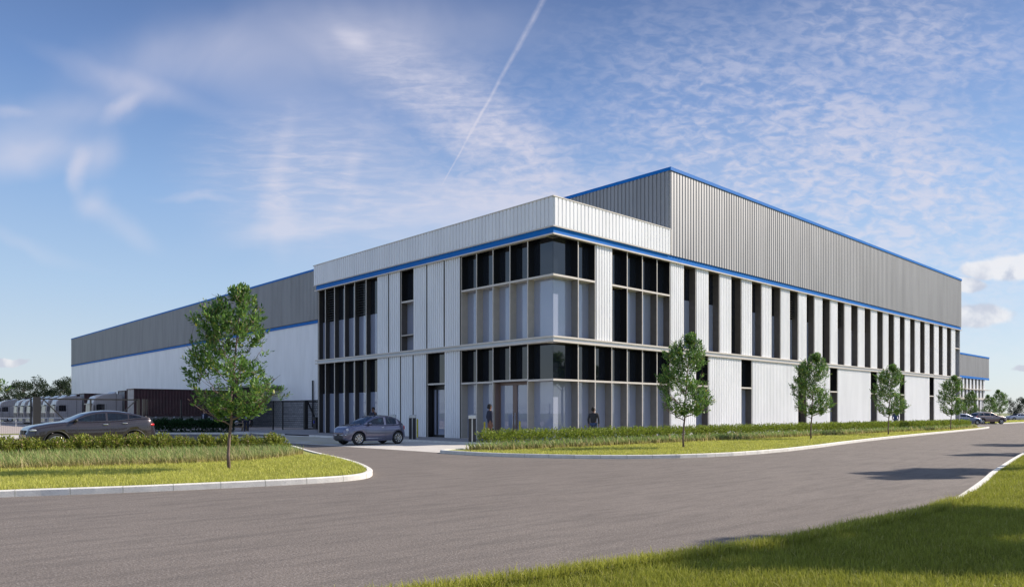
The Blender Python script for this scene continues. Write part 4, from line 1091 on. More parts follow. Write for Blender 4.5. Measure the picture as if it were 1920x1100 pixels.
def car(label, group, top, roof, zlow, L, Wd, wheels, r, arch, doors, wins, paint, belt_w=None, cat='car', name='parked_car', wind=None, rear=None, seat=True, trim=None, rimr=.66, wheel_w=.22, rails=False, plate=True, tuck=.30, cap=None, spokes=7, nose=(.20, .42)):
    """lofted car. x forward (nose +), profiles given as (x, z) lists; wind/rear = x ranges of windscreen and rear glass;
    doors = x ranges of the doors; wins = x ranges of side glass"""
    root = thing(name, label, cat, group=group); hw = Wd/2
    xs = set(np.linspace(-L/2, L/2, 60).round(4))
    for t_ in (.02, .05, .09, .14): xs |= {round(L/2-t_, 4), round(-L/2+t_, 4)}
    sg = .007
    for a, b in doors:
        for q in (a, b): xs |= {round(q-sg, 4), round(q+sg, 4)}
    for a, b in wins: xs |= {round(a, 4), round(b, 4)}
    for wx in wheels:
        for t_ in np.linspace(-1, 1, 17): xs.add(round(wx+arch*math.sin(t_*math.pi/2), 4))
    for q in (wind or ())+(rear or ()): xs.add(round(q, 4))
    xs = np.array(sorted(xs)); keep = [0]
    for i in range(1, len(xs)):
        if xs[i]-xs[keep[-1]] > .0045: keep.append(i)
    xs = xs[keep]; n = len(xs)
    zt = smooth_interp(xs, top, .05); zr = smooth_interp(xs, roof, .06); zr = np.maximum(zr, zt)
    e = np.minimum(1, np.minimum(xs+L/2, L/2-xs)/nose[1]); half = hw*(1-nose[0]*(1-e)**2.2)
    half = half*(1-.035*np.clip((np.abs(xs)-L*.25)/(L*.25), 0, 1))
    zb = np.full(n, zlow)+.10*(1-np.minimum(1, np.minimum(xs+L/2, L/2-xs)/.22))
    for wx in wheels:
        d = np.abs(xs-wx); zz = r*.98+np.sqrt(np.maximum(0, arch**2-d**2)); zb = np.where(d < arch, np.maximum(zb, zz-.0), zb)
    # lower body ring (half), index 0 top centre
    rings = []
    for i in range(n):
        w = half[i]; z1 = zt[i]; z0 = min(zb[i], z1-.10); h = z1-z0; crown = .03*e[i]
        H = zt[i]-zlow
        def zc(k): return max(z0+.012, zlow+H*k)
        rings.append([(0, z1+crown), (w*.5, z1+crown*.8), (w*.80, z1+.004), (w*.915, z1-.028), (w*.955, max(z1-.075, z0+.03)), (w*.985, zc(.70)), (w, zc(.52)), (w*.992, zc(.34)), (w*.975, zc(.16)), (w*.95, z0+.005), (w*.90, z0), (0, z0)])
    m_ = len(rings[0])
    V = [(xs[i], y, z) for i in range(n) for (y, z) in rings[i]]; V2 = [(x, -y, z) for (x, y, z) in V]
    body = MB(); body.v = V+V2; N0 = len(V)
    dpart = [MB() for _ in doors]*1
    doorsides = {}
    def classify(i, k):
        xm = (xs[i]+xs[i+1])/2
        if 3 <= k <= 8:
            for a, b in doors:
                for q in (a, b):
                    if abs(xm-q) < sg*1.2: return 'seam'
            if k <= 7 or True:
                for j, (a, b) in enumerate(doors):
                    if a < xm < b: return ('door', j)
        if k >= 10: return 'under'
        return 'paint'
    D = {}
    for i in range(n-1):
        for k in range(m_-1):
            c = classify(i, k)
            q = (i*m_+k, i*m_+k+1, (i+1)*m_+k+1, (i+1)*m_+k)
            for side in (0, 1):
                f = tuple(N0+v for v in q[::-1]) if side else q
                if isinstance(c, tuple): D.setdefault((c[1], side), []).append(f)
                else:
                    body.f.append(f); body.mi.append({'paint': 0, 'seam': 1, 'under': 1}[c]); body.sm.append(c == 'paint')
    for i, s_ in ((0, 1), (n-1, -1)):
        f = [i*m_+k for k in range(m_)]+[N0+i*m_+k for k in range(m_-2, 0, -1)]
        body.f.append(tuple(f if s_ > 0 else f[::-1])); body.mi.append(0); body.sm.append(False)
    # greenhouse
    gi = [i for i in range(n) if zr[i]-zt[i] > .012]; gi = [gi[0]-1]+gi+[gi[-1]+1]
    roofp, glassF, pill = [], {'windscreen': [], 'rear_window': [], 'side_window': []}, []
    G_ = []; bw = belt_w or .90
    for i in gi:
        w = half[i]*bw; h = max(.0, zr[i]-zt[i]); wt = w-h*tuck; z0 = zt[i]-.005; k = min(1, h/.25)
        rail = min(.075, h*.22)
        G_.append([(0, zr[i]+.015*k), (wt*.55, zr[i]+.008*k), (wt*.86, zr[i]-.02*k), (wt, zr[i]-.055*k), (wt+rail*tuck, zr[i]-.055*k-rail*.6), (w-.02*k, z0+.02*k+.015), (w, z0)])
    gm = len(G_[0]); base = len(body.v); GV = [(xs[gi[i]], y, z) for i in range(len(gi)) for (y, z) in G_[i]]; GV2 = [(x, -y, z) for x, y, z in GV]
    parts = {'roof': MB(), 'windscreen': MB(), 'rear_window': MB(), 'side_window': MB()}
    wsides = {}
    for i in range(len(gi)-1):
        xm = (xs[gi[i]]+xs[gi[i+1]])/2; h = (zr[gi[i]]-zt[gi[i]]+zr[gi[i+1]]-zt[gi[i+1]])/2
        for k in range(gm-1):
            c = 'paint'
            if k <= 1 and wind and min(wind) < xm < max(wind): c = 'windscreen'
            elif k <= 1 and rear and min(rear) < xm < max(rear): c = 'rear_window'
            elif k == 4:
                for j, (a, b) in enumerate(wins):
                    if a < xm < b: c = ('win', j)
            for side in (0, 1):
                q = (i*gm+k, i*gm+k+1, (i+1)*gm+k+1, (i+1)*gm+k); q = q[::-1] if side else q
                pts = [(GV2 if side else GV)[v] for v in q]
                if c == 'paint': parts['roof'].add(pts, [(0, 1, 2, 3)], 1 if (k == 4 and not (wind and xm > max(min(w_) for w_ in [wind])) ) else 0, True)
                elif isinstance(c, tuple): wsides.setdefault((c[1], side), MB()).add(pts, [(0, 1, 2, 3)], 0, True)
                else: parts[c].add(pts, [(0, 1, 2, 3)], 0, True)
    body.build('body', [paint, 'plastic_black'], root)
    for (j, side), fl in sorted(D.items()):
        mb = MB(); ids = sorted({v for f in fl for v in f}); mp_ = {v: k for k, v in enumerate(ids)}
        mb.v = [body.v[v] for v in ids]; mb.f = [tuple(mp_[v] for v in f) for f in fl]; mb.mi = [0]*len(fl); mb.sm = [True]*len(fl)
        d = mb.build('door', paint, root); a, b = doors[j]; s_ = -1 if side else 1
        zz = float(np.interp(a+.18, xs, zt))-.12; yy = float(np.interp(a+.15, xs, half))*.975*s_
        h_ = MB(); h_.ell((a+.17, yy+.012*s_, zz), (.105, .022, .022)); h_.build('handle', 'chrome', d)
    def weld(o):
        import bmesh
        bm = bmesh.new(); bm.from_mesh(o.data); bmesh.ops.remove_doubles(bm, verts=bm.verts, dist=.0006); bmesh.ops.recalc_face_normals(bm, faces=bm.faces); bm.to_mesh(o.data); bm.free()
    weld(parts['roof'].build('roof', [paint, trim or paint], root))
    for k in ('windscreen', 'rear_window'):
        if parts[k].f: weld(parts[k].build(k, 'car_glass', root))
    for key in sorted(wsides): weld(wsides[key].build('side_window', 'car_glass', root))
    # cabin: seats, wheel, dash
    cab = MB(); zf = float(np.interp(0, xs, zt)); x0, x1 = (min(w_[0] for w_ in wins), max(w_[1] for w_ in wins))
    sx = (x0+x1)/2+.18
    for yy in (-.36, .36):
        cab.box(sx-.12, yy-.22, zf-.42, sx, yy+.22, zf+.16); cab.ell((sx-.08, yy, zf+.27), (.06, .13, .10))
        cab.box(sx-.95, yy-.24, zf-.42, sx-.83, yy+.24, zf+.10)
    cab.box(x0+.1, -hw*.8, zf-.45, x1+.15, hw*.8, zf-.30); cab.box(x1-.15, -hw*.78, zf-.25, x1+.12, hw*.78, zf-.03)
    cab.build('seats', 'car_interior', root)
    for wx in wheels:
        for s_ in (1, -1): wheel(root, wx, s_*(hw-wheel_w/2-.035), r, wheel_w, spokes, rimr)
        mb = MB(); mb.tube([(wx, -hw+.3, r), (wx, hw-.3, r)], .05, 8); mb.build('axle', 'plastic_black', root)
    root['half'] = 0; del root['half']
    def surf(x, z, s_=1):
        w = float(np.interp(x, xs, half)); H = float(np.interp(x, xs, zt))-zlow; k = (z-zlow)/H
        return s_*w*float(np.interp(k, [0, .16, .34, .52, .70, .9, 1], [.95, .975, .992, 1, .985, .955, .85]))
    return root, surf, (xs, zt, half)
def lamp(root, name, m, c, r_, rz=0.):
    mb = MB(); mb.ell(c, r_, 14, 8, rz=rz); return mb.build(name, m, root)
def mirror(root, x, y, z, paint):
    mb = MB(); s_ = 1 if y > 0 else -1; mb.ell((x, y+.12*s_, z+.06), (.075, .11, .07)); mb.beam((x-.01, y-.02*s_, z), (x-.01, y+.07*s_, z+.03), .05, .03); mb.build('wing_mirror', paint, root)

# dark coupe-shaped off-roader, side on behind the left shrubs
L = 4.88
suv, sf, (sx_, sz_, sh_) = car('dark brown-grey coupe-backed off-roader side-on behind the left shrubs', None,
    [(2.44, .66), (2.40, .86), (2.33, .97), (2.15, 1.045), (1.6, 1.15), (1.0, 1.215), (.2, 1.20), (-.9, 1.24), (-1.6, 1.33), (-2.15, 1.36), (-2.27, 1.30), (-2.38, 1.10), (-2.44, .80)],
    [(1.02, 1.20), (.72, 1.36), (.30, 1.555), (0, 1.635), (-.43, 1.685), (-.9, 1.675), (-1.4, 1.60), (-1.85, 1.47), (-2.2, 1.36), (-2.44, .8), (2.44, .6)], .30, L, 1.98, (1.42, -1.51), .385, .455,
    [(-.55, .66), (-1.30, -.55)], [(-.42, .62), (-1.28, -.50), (-1.82, -1.33)], 'suv_paint', wind=(.30, 1.0), rear=(-2.2, -1.3), rimr=.70, wheel_w=.27, tuck=.36, cap=None, spokes=5)
sx, sy = W(-18.12, 31.95); suv.location = (sx, sy, 0); suv.rotation_euler = (0, 0, math.pi)
for s_ in (1, -1):
    lamp(suv, 'headlight', 'lamp_glass', (2.20, sf(2.2, .86, s_)*.90, .885), (.17, .10, .062), rz=-.5*s_)
    lamp(suv, 'fog_light', 'lamp_glass', (2.34, .62*s_, .55), (.06, .08, .045))
    t_ = lamp(suv, 'tail_light', 'tail_red', (-2.24, sf(-2.25, 1.05, s_)*.92, 1.07), (.17, .085, .075), rz=.45*s_)
    mb = MB(); mb.ell((-2.14, sf(-2.2, 1.05, s_)*.965, 1.085), (.07, .03, .04), 10, 6); mb.build('indicator', 'amber', t_)
    mirror(suv, .74, sf(.74, 1.1, s_)*.93, 1.22, 'plastic_black')
mb = MB(); mb.box(2.37, -.42, .70, 2.45, -.04, .88); mb.box(2.37, .04, .70, 2.45, .42, .88); mb.build('grille', 'plastic_black', suv, bevel=.02)
mb = MB(); mb.box(2.33, -.75, .36, 2.45, .75, .56); mb.build('front_bumper', 'plastic_black', suv, bevel=.03)
mb = MB(); mb.box(-2.47, -.7, .36, -2.36, .7, .58); mb.build('rear_bumper', 'plastic_black', suv, bevel=.03)
mb = MB(); mb.box(-2.49, -.26, .86, -2.43, .26, .97); mb.build('number_plate', 'white_paint', suv)
for s_ in (1, -1):
    mb = MB(); mb.box(-1.0, sf(0, .42, s_)-.02, .30, .92, sf(0, .42, s_)+.03, .38); mb.build('side_sill', 'plastic_black', suv, bevel=.02)
    for wx in (1.42, -1.51):
        mb = MB(); pts = [(wx+.47*math.cos(a), sf(wx, .7, s_)*.985, .385+.47*math.sin(a)) for a in np.linspace(.05, math.pi-.05, 15)]; mb.tube(pts, .032, 6); mb.build('wheel_arch_trim', 'plastic_black', suv)
mb = MB(); mb.tube([(-2.0, -.55, 1.44), (-2.24, -.5, 1.395), (-2.24, .5, 1.395), (-2.0, .55, 1.44)], .018, 6); mb.build('spoiler', 'suv_paint', suv)

# small round city car by the entrance
L = 3.57
fia, sf, _ = car('small slate-blue rounded city car parked nose-out before the white panels', None,
    [(1.785, .56), (1.76, .70), (1.68, .82), (1.50, .905), (1.2, .965), (.80, 1.015), (.3, .975), (-.4, .965), (-1.0, .985), (-1.40, 1.02), (-1.62, .96), (-1.73, .80), (-1.785, .55)],
    [(.84, 1.0), (.55, 1.20), (.20, 1.385), (-.1, 1.435), (-.5, 1.45), (-.95, 1.415), (-1.25, 1.31), (-1.48, 1.12), (-1.60, .98), (-1.78, .5), (1.78, .5)], .19, L, 1.63, (1.10, -1.20), .32, .37,
    [(-.42, .72)], [(-.38, .60), (-1.12, -.50)], 'city_paint', wind=(.20, .80), rear=(-1.58, -1.02), rimr=.68, wheel_w=.19, tuck=.30, spokes=8, nose=(.36, .60))
fia.location = (-8.17+1.10, 6.06, .006); fia.rotation_euler = (0, 0, math.pi)
for s_ in (1, -1):
    lamp(fia, 'headlight', 'lamp_glass', (1.60, .545*s_, .745), (.10, .095, .092))
    lamp(fia, 'fog_light', 'lamp_glass', (1.74, .40*s_, .36), (.05, .05, .04))
    lamp(fia, 'tail_light', 'tail_red', (-1.66, sf(-1.6, .8, s_)*.88, .82), (.06, .05, .12))
    mirror(fia, .52, sf(.52, .9, s_)*.93, .98, 'city_paint')
    mb = MB(); mb.tube([(1.80, .14*s_, .50), (1.79, .36*s_, .50), (1.70, .60*s_, .505)], .022, 6); mb.build('bumper_trim', 'chrome', fia)
    mb = MB(); mb.tube([(-.42, sf(-.4, .33, s_)+.004*s_, .33), (.72, sf(.6, .33, s_)+.004*s_, .33)], .011, 6); mb.build('sill_trim', 'chrome', fia)
mb = MB(); mb.box(1.60, -.42, .27, 1.80, .42, .44); mb.build('grille', 'plastic_black', fia, bevel=.04)
mb = MB(); mb.box(1.765, -.26, .44, 1.795, .26, .55); mb.build('number_plate', 'plastic_black', fia)
mb = MB(); _t = [(.10, 1.405), (-.2, 1.452), (-.5, 1.468), (-.9, 1.440)]; mb.add([(x, y, z-(.0 if abs(y) < .3 else .014)) for x, z in _t for y in (-.40, -.2, .2, .40)], [(i*4+j, i*4+j+1, i*4+j+5, i*4+j+4) for i in range(3) for j in range(3)], 0, True); mb.add([(x, y, z-.03) for x, z in _t for y in (-.40, -.2, .2, .40)], [(i*4+j, i*4+j+1, i*4+j+5, i*4+j+4) for i in range(3) for j in range(3)]); mb.build('fabric_roof', 'plastic_black', fia)
mb = MB(); mb.tube([(.80, .5, 1.02), (.62, .1, 1.15)], .01, 5); mb.tube([(.80, -.1, 1.03), (.62, -.5, 1.15)], .01, 5); mb.build('wiper', 'plastic_black', fia)

# cars at the far right
def hatch(label, paint, loc, rz, L=4.3, W_=1.78):
    o, sf, _ = car(label, 'cars parked beyond the last island', [(2.15, .58), (2.1, .72), (1.95, .82), (1.5, .93), (.95, 1.0), (0, .97), (-1.3, 1.03), (-1.8, 1.02), (-2.05, .9), (-2.15, .55)],
        [(1.0, .99), (.6, 1.20), (.2, 1.38), (-.2, 1.46), (-.8, 1.46), (-1.4, 1.36), (-1.9, 1.04), (-2.15, .5), (2.15, .5)], .2, L, W_, (1.33, -1.30), .31, .365,
        [(-.15, .85), (-1.05, -.15)], [(-.08, .74), (-1.0, -.18), (-1.45, -1.06)], paint, wind=(.2, .95), rear=(-1.85, -1.3), spokes=6)
    for s_ in (1, -1):
        lamp(o, 'headlight', 'lamp_glass', (1.92, sf(1.9, .7, s_)*.9, .70), (.13, .08, .06), rz=-.5*s_); lamp(o, 'tail_light', 'tail_red', (-2.02, sf(-2, .85, s_)*.9, .86), (.08, .08, .10)); mirror(o, .72, sf(.7, .95, s_)*.93, 1.0, paint)
    o.location = loc; o.rotation_euler = (0, 0, rz); return o
rd = math.atan2(RIGHT[1], RIGHT[0])
x, y = WD(1806, 97); hatch('silver-blue hatchback nose poking out past the warehouse corner', 'blue_paint', (x, y, 0), rd+.15)
x, y = WD(1907, 148); hatch('silver hatchback cut by the right edge beyond the brown off-roader', 'silver_paint', (x, y, 0), rd-math.pi+.1)
x, y = WD(1851, 104)
br, sf, _ = car('brown off-roader parked facing right beyond the last island', 'cars parked beyond the last island',
    [(2.35, .66), (2.3, .9), (2.15, 1.0), (1.5, 1.10), (1.05, 1.14), (0, 1.10), (-1.5, 1.14), (-2.1, 1.12), (-2.3, .95), (-2.35, .6)],
    [(1.05, 1.13), (.7, 1.35), (.35, 1.56), (0, 1.66), (-.8, 1.68), (-1.5, 1.62), (-1.95, 1.42), (-2.2, 1.12), (-2.35, .5), (2.35, .5)], .32, 4.7, 1.9, (1.45, -1.40), .38, .44,
    [(-.2, .85), (-1.15, -.2)], [(-.12, .78), (-1.1, -.24), (-1.8, -1.2)], 'brown_paint', wind=(.3, 1.0), rear=(-2.15, -1.75), spokes=5, wheel_w=.25)
for s_ in (1, -1):
    lamp(br, 'headlight', 'lamp_glass', (2.12, sf(2.1, .85, s_)*.9, .87), (.14, .1, .07), rz=-.5*s_); lamp(br, 'tail_light', 'tail_red', (-2.2, sf(-2.1, .95, s_)*.92, 1.0), (.1, .1, .12)); mirror(br, .8, sf(.8, 1.1, s_)*.93, 1.13, 'plastic_black')
br.location = (x, y, 0); br.rotation_euler = (0, 0, rd+.12)

# lorries ------------------------------------------------------------------
def extr(poly, y0, y1, mb, mi=0):
    k = len(poly); vs = [(x, y0, z) for x, z in poly]+[(x, y1, z) for x, z in poly]
    mb.add(vs, [tuple(range(k)), tuple(range(2*k-1, k-1, -1))]+[(i, k+i, k+(i+1) % k, (i+1) % k) for i in range(k)], mi)
def lorry():
    "tractor unit facing local -x, width along y"
    t_ = thing('lorry', 'x', 'lorry', group='white lorry cabs parked in a row')
    mb = MB(); extr([(.02, .95), (-.02, 1.6), (.04, 2.35), (.22, 2.95), (.42, 3.22), (1.1, 3.48), (2.05, 3.62), (2.30, 3.80), (2.32, 3.3), (2.30, .95)], -1.23, 1.23, mb)
    b = mb.build('cab', 'truck_white', t_, bevel=.10)
    mb = MB(); mb.add([(-.035, -1.02, 1.72), (.02, -1.04, 2.42), (.02, 1.04, 2.42), (-.035, 1.02, 1.72), (-.025, -1.02, 1.72), (.03, -1.04, 2.42), (.03, 1.04, 2.42), (-.025, 1.02, 1.72)], [(0, 1, 2, 3), (7, 6, 5, 4), (0, 4, 5, 1), (3, 2, 6, 7), (1, 5, 6, 2), (0, 3, 7, 4)])
    mb.build('windscreen', 'black_glass', t_)
    mb = MB(); mb.box(-.16, -1.1, 2.42, .12, 1.1, 2.52); mb.build('sun_visor', 'car_glass', t_)
    mb = MB(); mb.box(-.05, -.85, .98, .0, .85, 1.52); mb.build('grille', 'truck_grey', t_)
    mb = MB(); mb.box(-.10, -1.22, .38, .5, 1.22, .93); mb.build('bumper', 'truck_white', t_, bevel=.05)
    for s_ in (-1, 1):
        mb = MB(); mb.box(-.13, s_*.98-.17, .60, -.09, s_*.98+.17, .80); mb.build('headlight', 'lamp_glass', t_)
        mb = MB(); y_ = s_*1.235; extr([(.42, 1.75), (.42, 2.38), (.55, 2.46), (1.18, 2.46), (1.18, 1.75)], y_-.006, y_+.006, mb); mb.build('side_window', 'black_glass', t_)
        mb = MB(); mb.box(.1, s_*1.42-.06, 1.75, .25, s_*1.42+.06, 2.35); mb.beam((.18, s_*1.2, 2.3), (.18, s_*1.42, 2.3), .03, .03); mb.build('wing_mirror', 'truck_grey', t_)
        mb = MB(); mb.box(.5, s_*1.15-.09, .38, 1.0, s_*1.15+.09, .93); mb.box(1.95, s_*1.15-.09, .35, 3.6, s_*1.15+.09, 1.0); mb.build('side_skirt', 'truck_white', t_, bevel=.03)
        mb = MB(); mb.box(2.33, s_*1.15-.05, 1.0, 2.85, s_*1.15+.05, 3.5); mb.build('side_fairing', 'truck_white', t_, bevel=.03)
        mb = MB(); mb.box(.40, s_*1.236-.004, .98, .44, s_*1.236+.004, 2.45); mb.box(1.34, s_*1.236-.004, .98, 1.37, s_*1.236+.004, 2.5); mb.box(1.12, s_*1.24-.008, 1.45, 1.32, s_*1.24+.008, 1.5); mb.build('door_line', 'truck_grey', t_)
        for x in (1.45, 4.9):
            mb = MB(); mb.lathe([(.30, -.14), (.48, -.15), (.52, -.12), (.52, .12), (.48, .15), (.30, .14)], 22, (0, 0, 0), 'y', closed=True)
            w = mb.build('wheel', 'rubber', t_, (x, s_*1.04, .52)); m2 = MB(); m2.lathe([(.01, -.10), (.31, -.12), (.31, .12), (.01, .10)], 18, (0, 0, 0), 'y'); m2.build('rim', 'alloy', w)
    mb = MB(); mb.box(.4, -.45, .6, 6.0, .45, .95); mb.box(4.3, -1.1, 1.0, 5.5, 1.1, 1.12); mb.build('chassis', 'truck_grey', t_)
    mb = MB(); mb.tube([(2.55, -.9, .9), (2.55, -.9, 3.3)], .08, 8); mb.build('exhaust_stack', 'steel', t_)
    return t_
def trailer():
    t_ = thing('trailer', 'x', 'trailer', group='container trailers at the loading docks'); mb = MB()
    mb.box(0, -.50, .95, 12.6, -.35, 1.22); mb.box(0, .35, .95, 12.6, .50, 1.22)
    for x in np.linspace(.1, 12.4, 8): mb.box(x, -1.2, 1.05, x+.14, 1.2, 1.2)
    mb.build('chassis', 'galvanised', t_)
    for s_ in (-1, 1):
        mb = MB(); mb.box(2.6, s_*.9-.08, .1, 2.8, s_*.9+.08, 1.0); mb.box(2.5, s_*.9-.15, .02, 2.9, s_*.9+.15, .08); mb.build('landing_leg', 'galvanised', t_)
        mb = MB(); mb.box(4.2, s_*1.15-.03, .5, 7.4, s_*1.15+.03, .58); mb.box(4.2, s_*1.15-.03, .85, 7.4, s_*1.15+.03, .93); mb.box(7.5, s_*1.0-.2, .45, 8.3, s_*1.0+.2, .95); mb.build('side_guard', 'galvanised', t_)
        for x in (8.9, 10.2, 11.5):
            mb = MB(); mb.lathe([(.28, -.17), (.46, -.18), (.50, -.15), (.50, .15), (.46, .18), (.28, .17)], 20, (0, 0, 0), 'y', closed=True); w = mb.build('wheel', 'rubber', t_, (x, s_*.98, .5))
            m2 = MB(); m2.lathe([(.01, -.1), (.29, -.13), (.29, .13), (.01, .1)], 16, (0, 0, 0), 'y'); m2.build('rim', 'alloy', w)
            mb = MB(); mb.tube([(x+.6*math.cos(a), s_*.98, .5+.6*math.sin(a)) for a in np.linspace(.3, math.pi-.3, 7)], .03, 4); mb.build('mudguard', 'galvanised', t_)
    return t_
def container():
    t_ = thing('shipping_container', 'x', 'shipping container'); mb = MB(); Lc, h = 12.2, 2.72
    for sgn in (-1, 1):
        pts = []; x = .12
        while x < Lc-.2: pts += [(x, 0), (x+.10, 0), (x+.15, -.04), (x+.25, -.04), (x+.30, 0)]; x += .30
        n0 = 1.19; vs = [(x_, sgn*(n0+d), z) for z in (.14, h-.12) for x_, d in pts]; k = len(pts)
        mb.add(vs, [(i, i+1, k+i+1, k+i) if sgn < 0 else (i+1, i, k+i, k+i+1) for i in range(k-1)])
    mb.box(.1, -1.19, h-.07, Lc-.1, 1.19, h-.03); mb.box(.05, -1.18, .06, Lc-.05, 1.18, .12); mb.box(Lc-.08, -1.15, .1, Lc-.03, 1.15, h-.05)
    mb.build('side_wall', 'container_red', t_)
    mb = MB(); pts = []; y = -1.1
    while y < 1.0: pts += [(y, 0), (y+.12, 0), (y+.16, .04), (y+.24, .04)]; y += .28
    vs = [(.04+d, y_, z) for z in (.12, h-.1) for y_, d in pts]; k = len(pts); mb.add(vs, [(i+1, i, k+i, k+i+1) for i in range(k-1)]); mb.build('end_wall', 'container_grey', t_)
    mb = MB()
    for s_ in (-1, 1):
        for x0, x1 in ((0, .12), (Lc-.12, Lc)): mb.box(x0, s_*1.16-.06, 0, x1, s_*1.16+.06, h)
        mb.box(.12, s_*1.16-.055, 0, Lc-.12, s_*1.16+.055, .14); mb.box(.12, s_*1.16-.055, h-.12, Lc-.12, s_*1.16+.055, h-.01)
    mb.box(0, -1.10, 0, .1, 1.1, .12); mb.box(0, -1.1, h-.1, .1, 1.1, h-.01); mb.build('corner_frame', 'container_red', t_)
    return t_
# nearest trailer without its tractor
T_ = trailer(); C_ = container()
T_.location = (-4.6, 53.4, .01); C_.location = (-4.7, 53.4, 1.25)
tag(T_, 'container trailer standing on landing legs, nearest to the shrubs', 'trailer'); tag(C_, 'dark red container with pale ribbed end wall, nearest in the yard', 'shipping container', 'dark red containers')
LR = lorry(); fr = [172, 102.5, 85.8, 72.3, 57., 43.6, 32.]
ordn = ['single lorry cab right of the gap, nearest to the dark red container', 'nearest lorry cab of the tight row of six', 'second nearest lorry cab of the tight row, mostly overlapped', 'third lorry cab in the tight row, just right of the gate post',
        'fourth lorry cab in the tight row, behind the gate post', 'fifth lorry cab in the tight row', 'last lorry cab at the left end of the tight row']
for i, px in enumerate(fr+[-2]):
    o = LR if i == 0 else copy_tree(LR); x, y = onX(px, -7.0); o.location = (-7., y+1.2, .01)
    tag(o, ordn[i] if i < 7 else 'lorry cab standing apart at the left edge of the photo', 'lorry')
    if i in (0, 1, 2, 7):
        c = copy_tree(C_); c.location = (-3.9 if i < 7 else -3.7, y+1.2, 1.2); tg = copy_tree(T_); tg.location = (-3.8, y+1.2, .0)
        dsc = {0: 'behind the single cab', 1: 'behind the nearest cab of the row of six', 2: 'behind the second nearest cab of the row of six', 7: 'behind the cab at the left edge'}[i]
        tag(c, 'dark red container '+dsc, 'shipping container'); tag(tg, 'container trailer '+dsc, 'trailer')

# ------------------------------------------------------------------ fence, gate, bollards, furniture
FY = 36.0
def fence_run(x0, x1, label, name='mesh_fence', h=2.6, step=2.75):
    root = thing(name, label, 'fence', (x0, FY, 0)); L_ = x1-x0; mb = MB()
    n = int(L_/.11)
    for i in range(n+1): x = i*L_/n; mb.box(x-.0035, -.0035, .08, x+.0035, .0035, h-.03)
    for z in (.1, .8, 1.45, 2.05, h-.05): mb.box(0, -.014, z, L_, -.004, z+.02)
    m = mb.build('mesh_panel', 'black_steel', root)
    k = max(1, round(L_/step))
    for i in range(k+1):
        x = i*L_/k; mb = MB(); mb.box(x-.05, .01, 0, x+.05, .09, h+.04); mb.build('post', 'black_steel', root)
    return root
xg0 = onY(69, FY)[0]; xg1 = onY(263, FY)[0]
fence_run(xg0-26, xg0-.35, 'tall black mesh fence left of the braced gate, at the yard\'s left side')
fence_run(xg1+.5, 2.0, 'tall black mesh fence between the gate and the picnic area, before the red container')
fence_run(2.9, 9.9, 'tall black mesh fence panel against the grey block wall')
g = thing('sliding_gate', 'wide black sliding gate frame with diagonal braces before the lorries', 'gate', (xg0, FY, 0)); L_ = xg1-xg0
mb = MB(); mb.box(-.22, -.15, 0, .22, .15, 2.72); mb.build('gate_post', 'black_steel', g)
for x in (L_-.15, L_+.25): mb = MB(); mb.box(x-.09, -.1, 0, x+.09, .1, 2.66); mb.build('gate_post', 'black_steel', g)
mb = MB(); mb.box(.22, -.05, 2.54, L_-.24, .05, 2.64); mb.box(.22, -.05, .12, L_-.24, .05, .22); mb.build('rail', 'black_steel', g)
mb = MB(); mb.beam((.4, 0, 2.55), (L_*.36, 0, .2), .07, .07); mb.beam((L_-.3, 0, 2.55), (L_*.62, 0, .2), .07, .07); mb.build('brace', 'black_steel', g)
mb = MB(); mb.box(L_*.5-.05, -.05, .22, L_*.5+.05, .05, 2.54); mb.build('mullion', 'black_steel', g)
mb = MB(); n = int(L_/.12)
for i in range(n): mb.box(.25+i*.12, -.003, .2, .256+i*.12, .003, 2.54)
mb.box(.25, -.004, 1.3, L_-.25, .004, 1.315); mb.build('mesh_panel', 'black_steel', g)
xp = onY(573, FY-1.2)[0]
g = thing('pedestrian_gate', 'dark gate leaf with diagonal brace beside the office end', 'gate', (xp, FY-1.2, 0))
mb = MB(); mb.box(-.13, -.13, .0, .17, .17, 2.68); mb.build('gate_post', 'black_steel', g)
mb = MB(); mb.beam((.25, 0, 2.5), (1.35, 0, .15), .11, .11); mb.build('brace', 'black_steel', g)
mb = MB(); mb.box(.17, -.04, 2.52, 1.9, .04, 2.62); mb.box(.17, -.04, .1, 1.9, .04, .2); mb.box(1.82, -.04, .2, 1.9, .04, 2.52)
for z in np.arange(.35, 2.5, .15): mb.box(.17, -.006, z, 1.82, .006, z+.012)
mb.build('leaf', 'black_steel', g)
x, y = WD(594.5, 63)
b = thing('wheelie_bin', 'dark wheeled bin with small blue mark beside the gate leaf', 'bin', (x, y, .1))
mb = MB(); k = [(-.26, -.26), (.26, -.26), (.26, .26), (-.26, .26)]; mb.add([(p*.86, q*.86, .08) for p, q in k]+[(p*1.1, q*1.1, 1.05) for p, q in k], [(3, 2, 1, 0), (4, 5, 6, 7)]+[(i, (i+1) % 4, 4+(i+1) % 4, 4+i) for i in range(4)]); mb.build('bin_body', 'plastic_black', b, bevel=.02)
mb = MB(); mb.box(-.32, -.32, 1.05, .32, .34, 1.12); mb.build('lid', 'plastic_black', b, bevel=.02)
mb = MB(); mb.box(-.32, -.09, .60, -.275, .09, .84); mb.build('mark', 'sign_blue', b)
for q in (-.2, .2): mb = MB(); mb.lathe([(.09, -.03), (.09, .03)], 12, (0, 0, 0), 'y'); mb.build('wheel', 'rubber', b, (.26, q, .09))

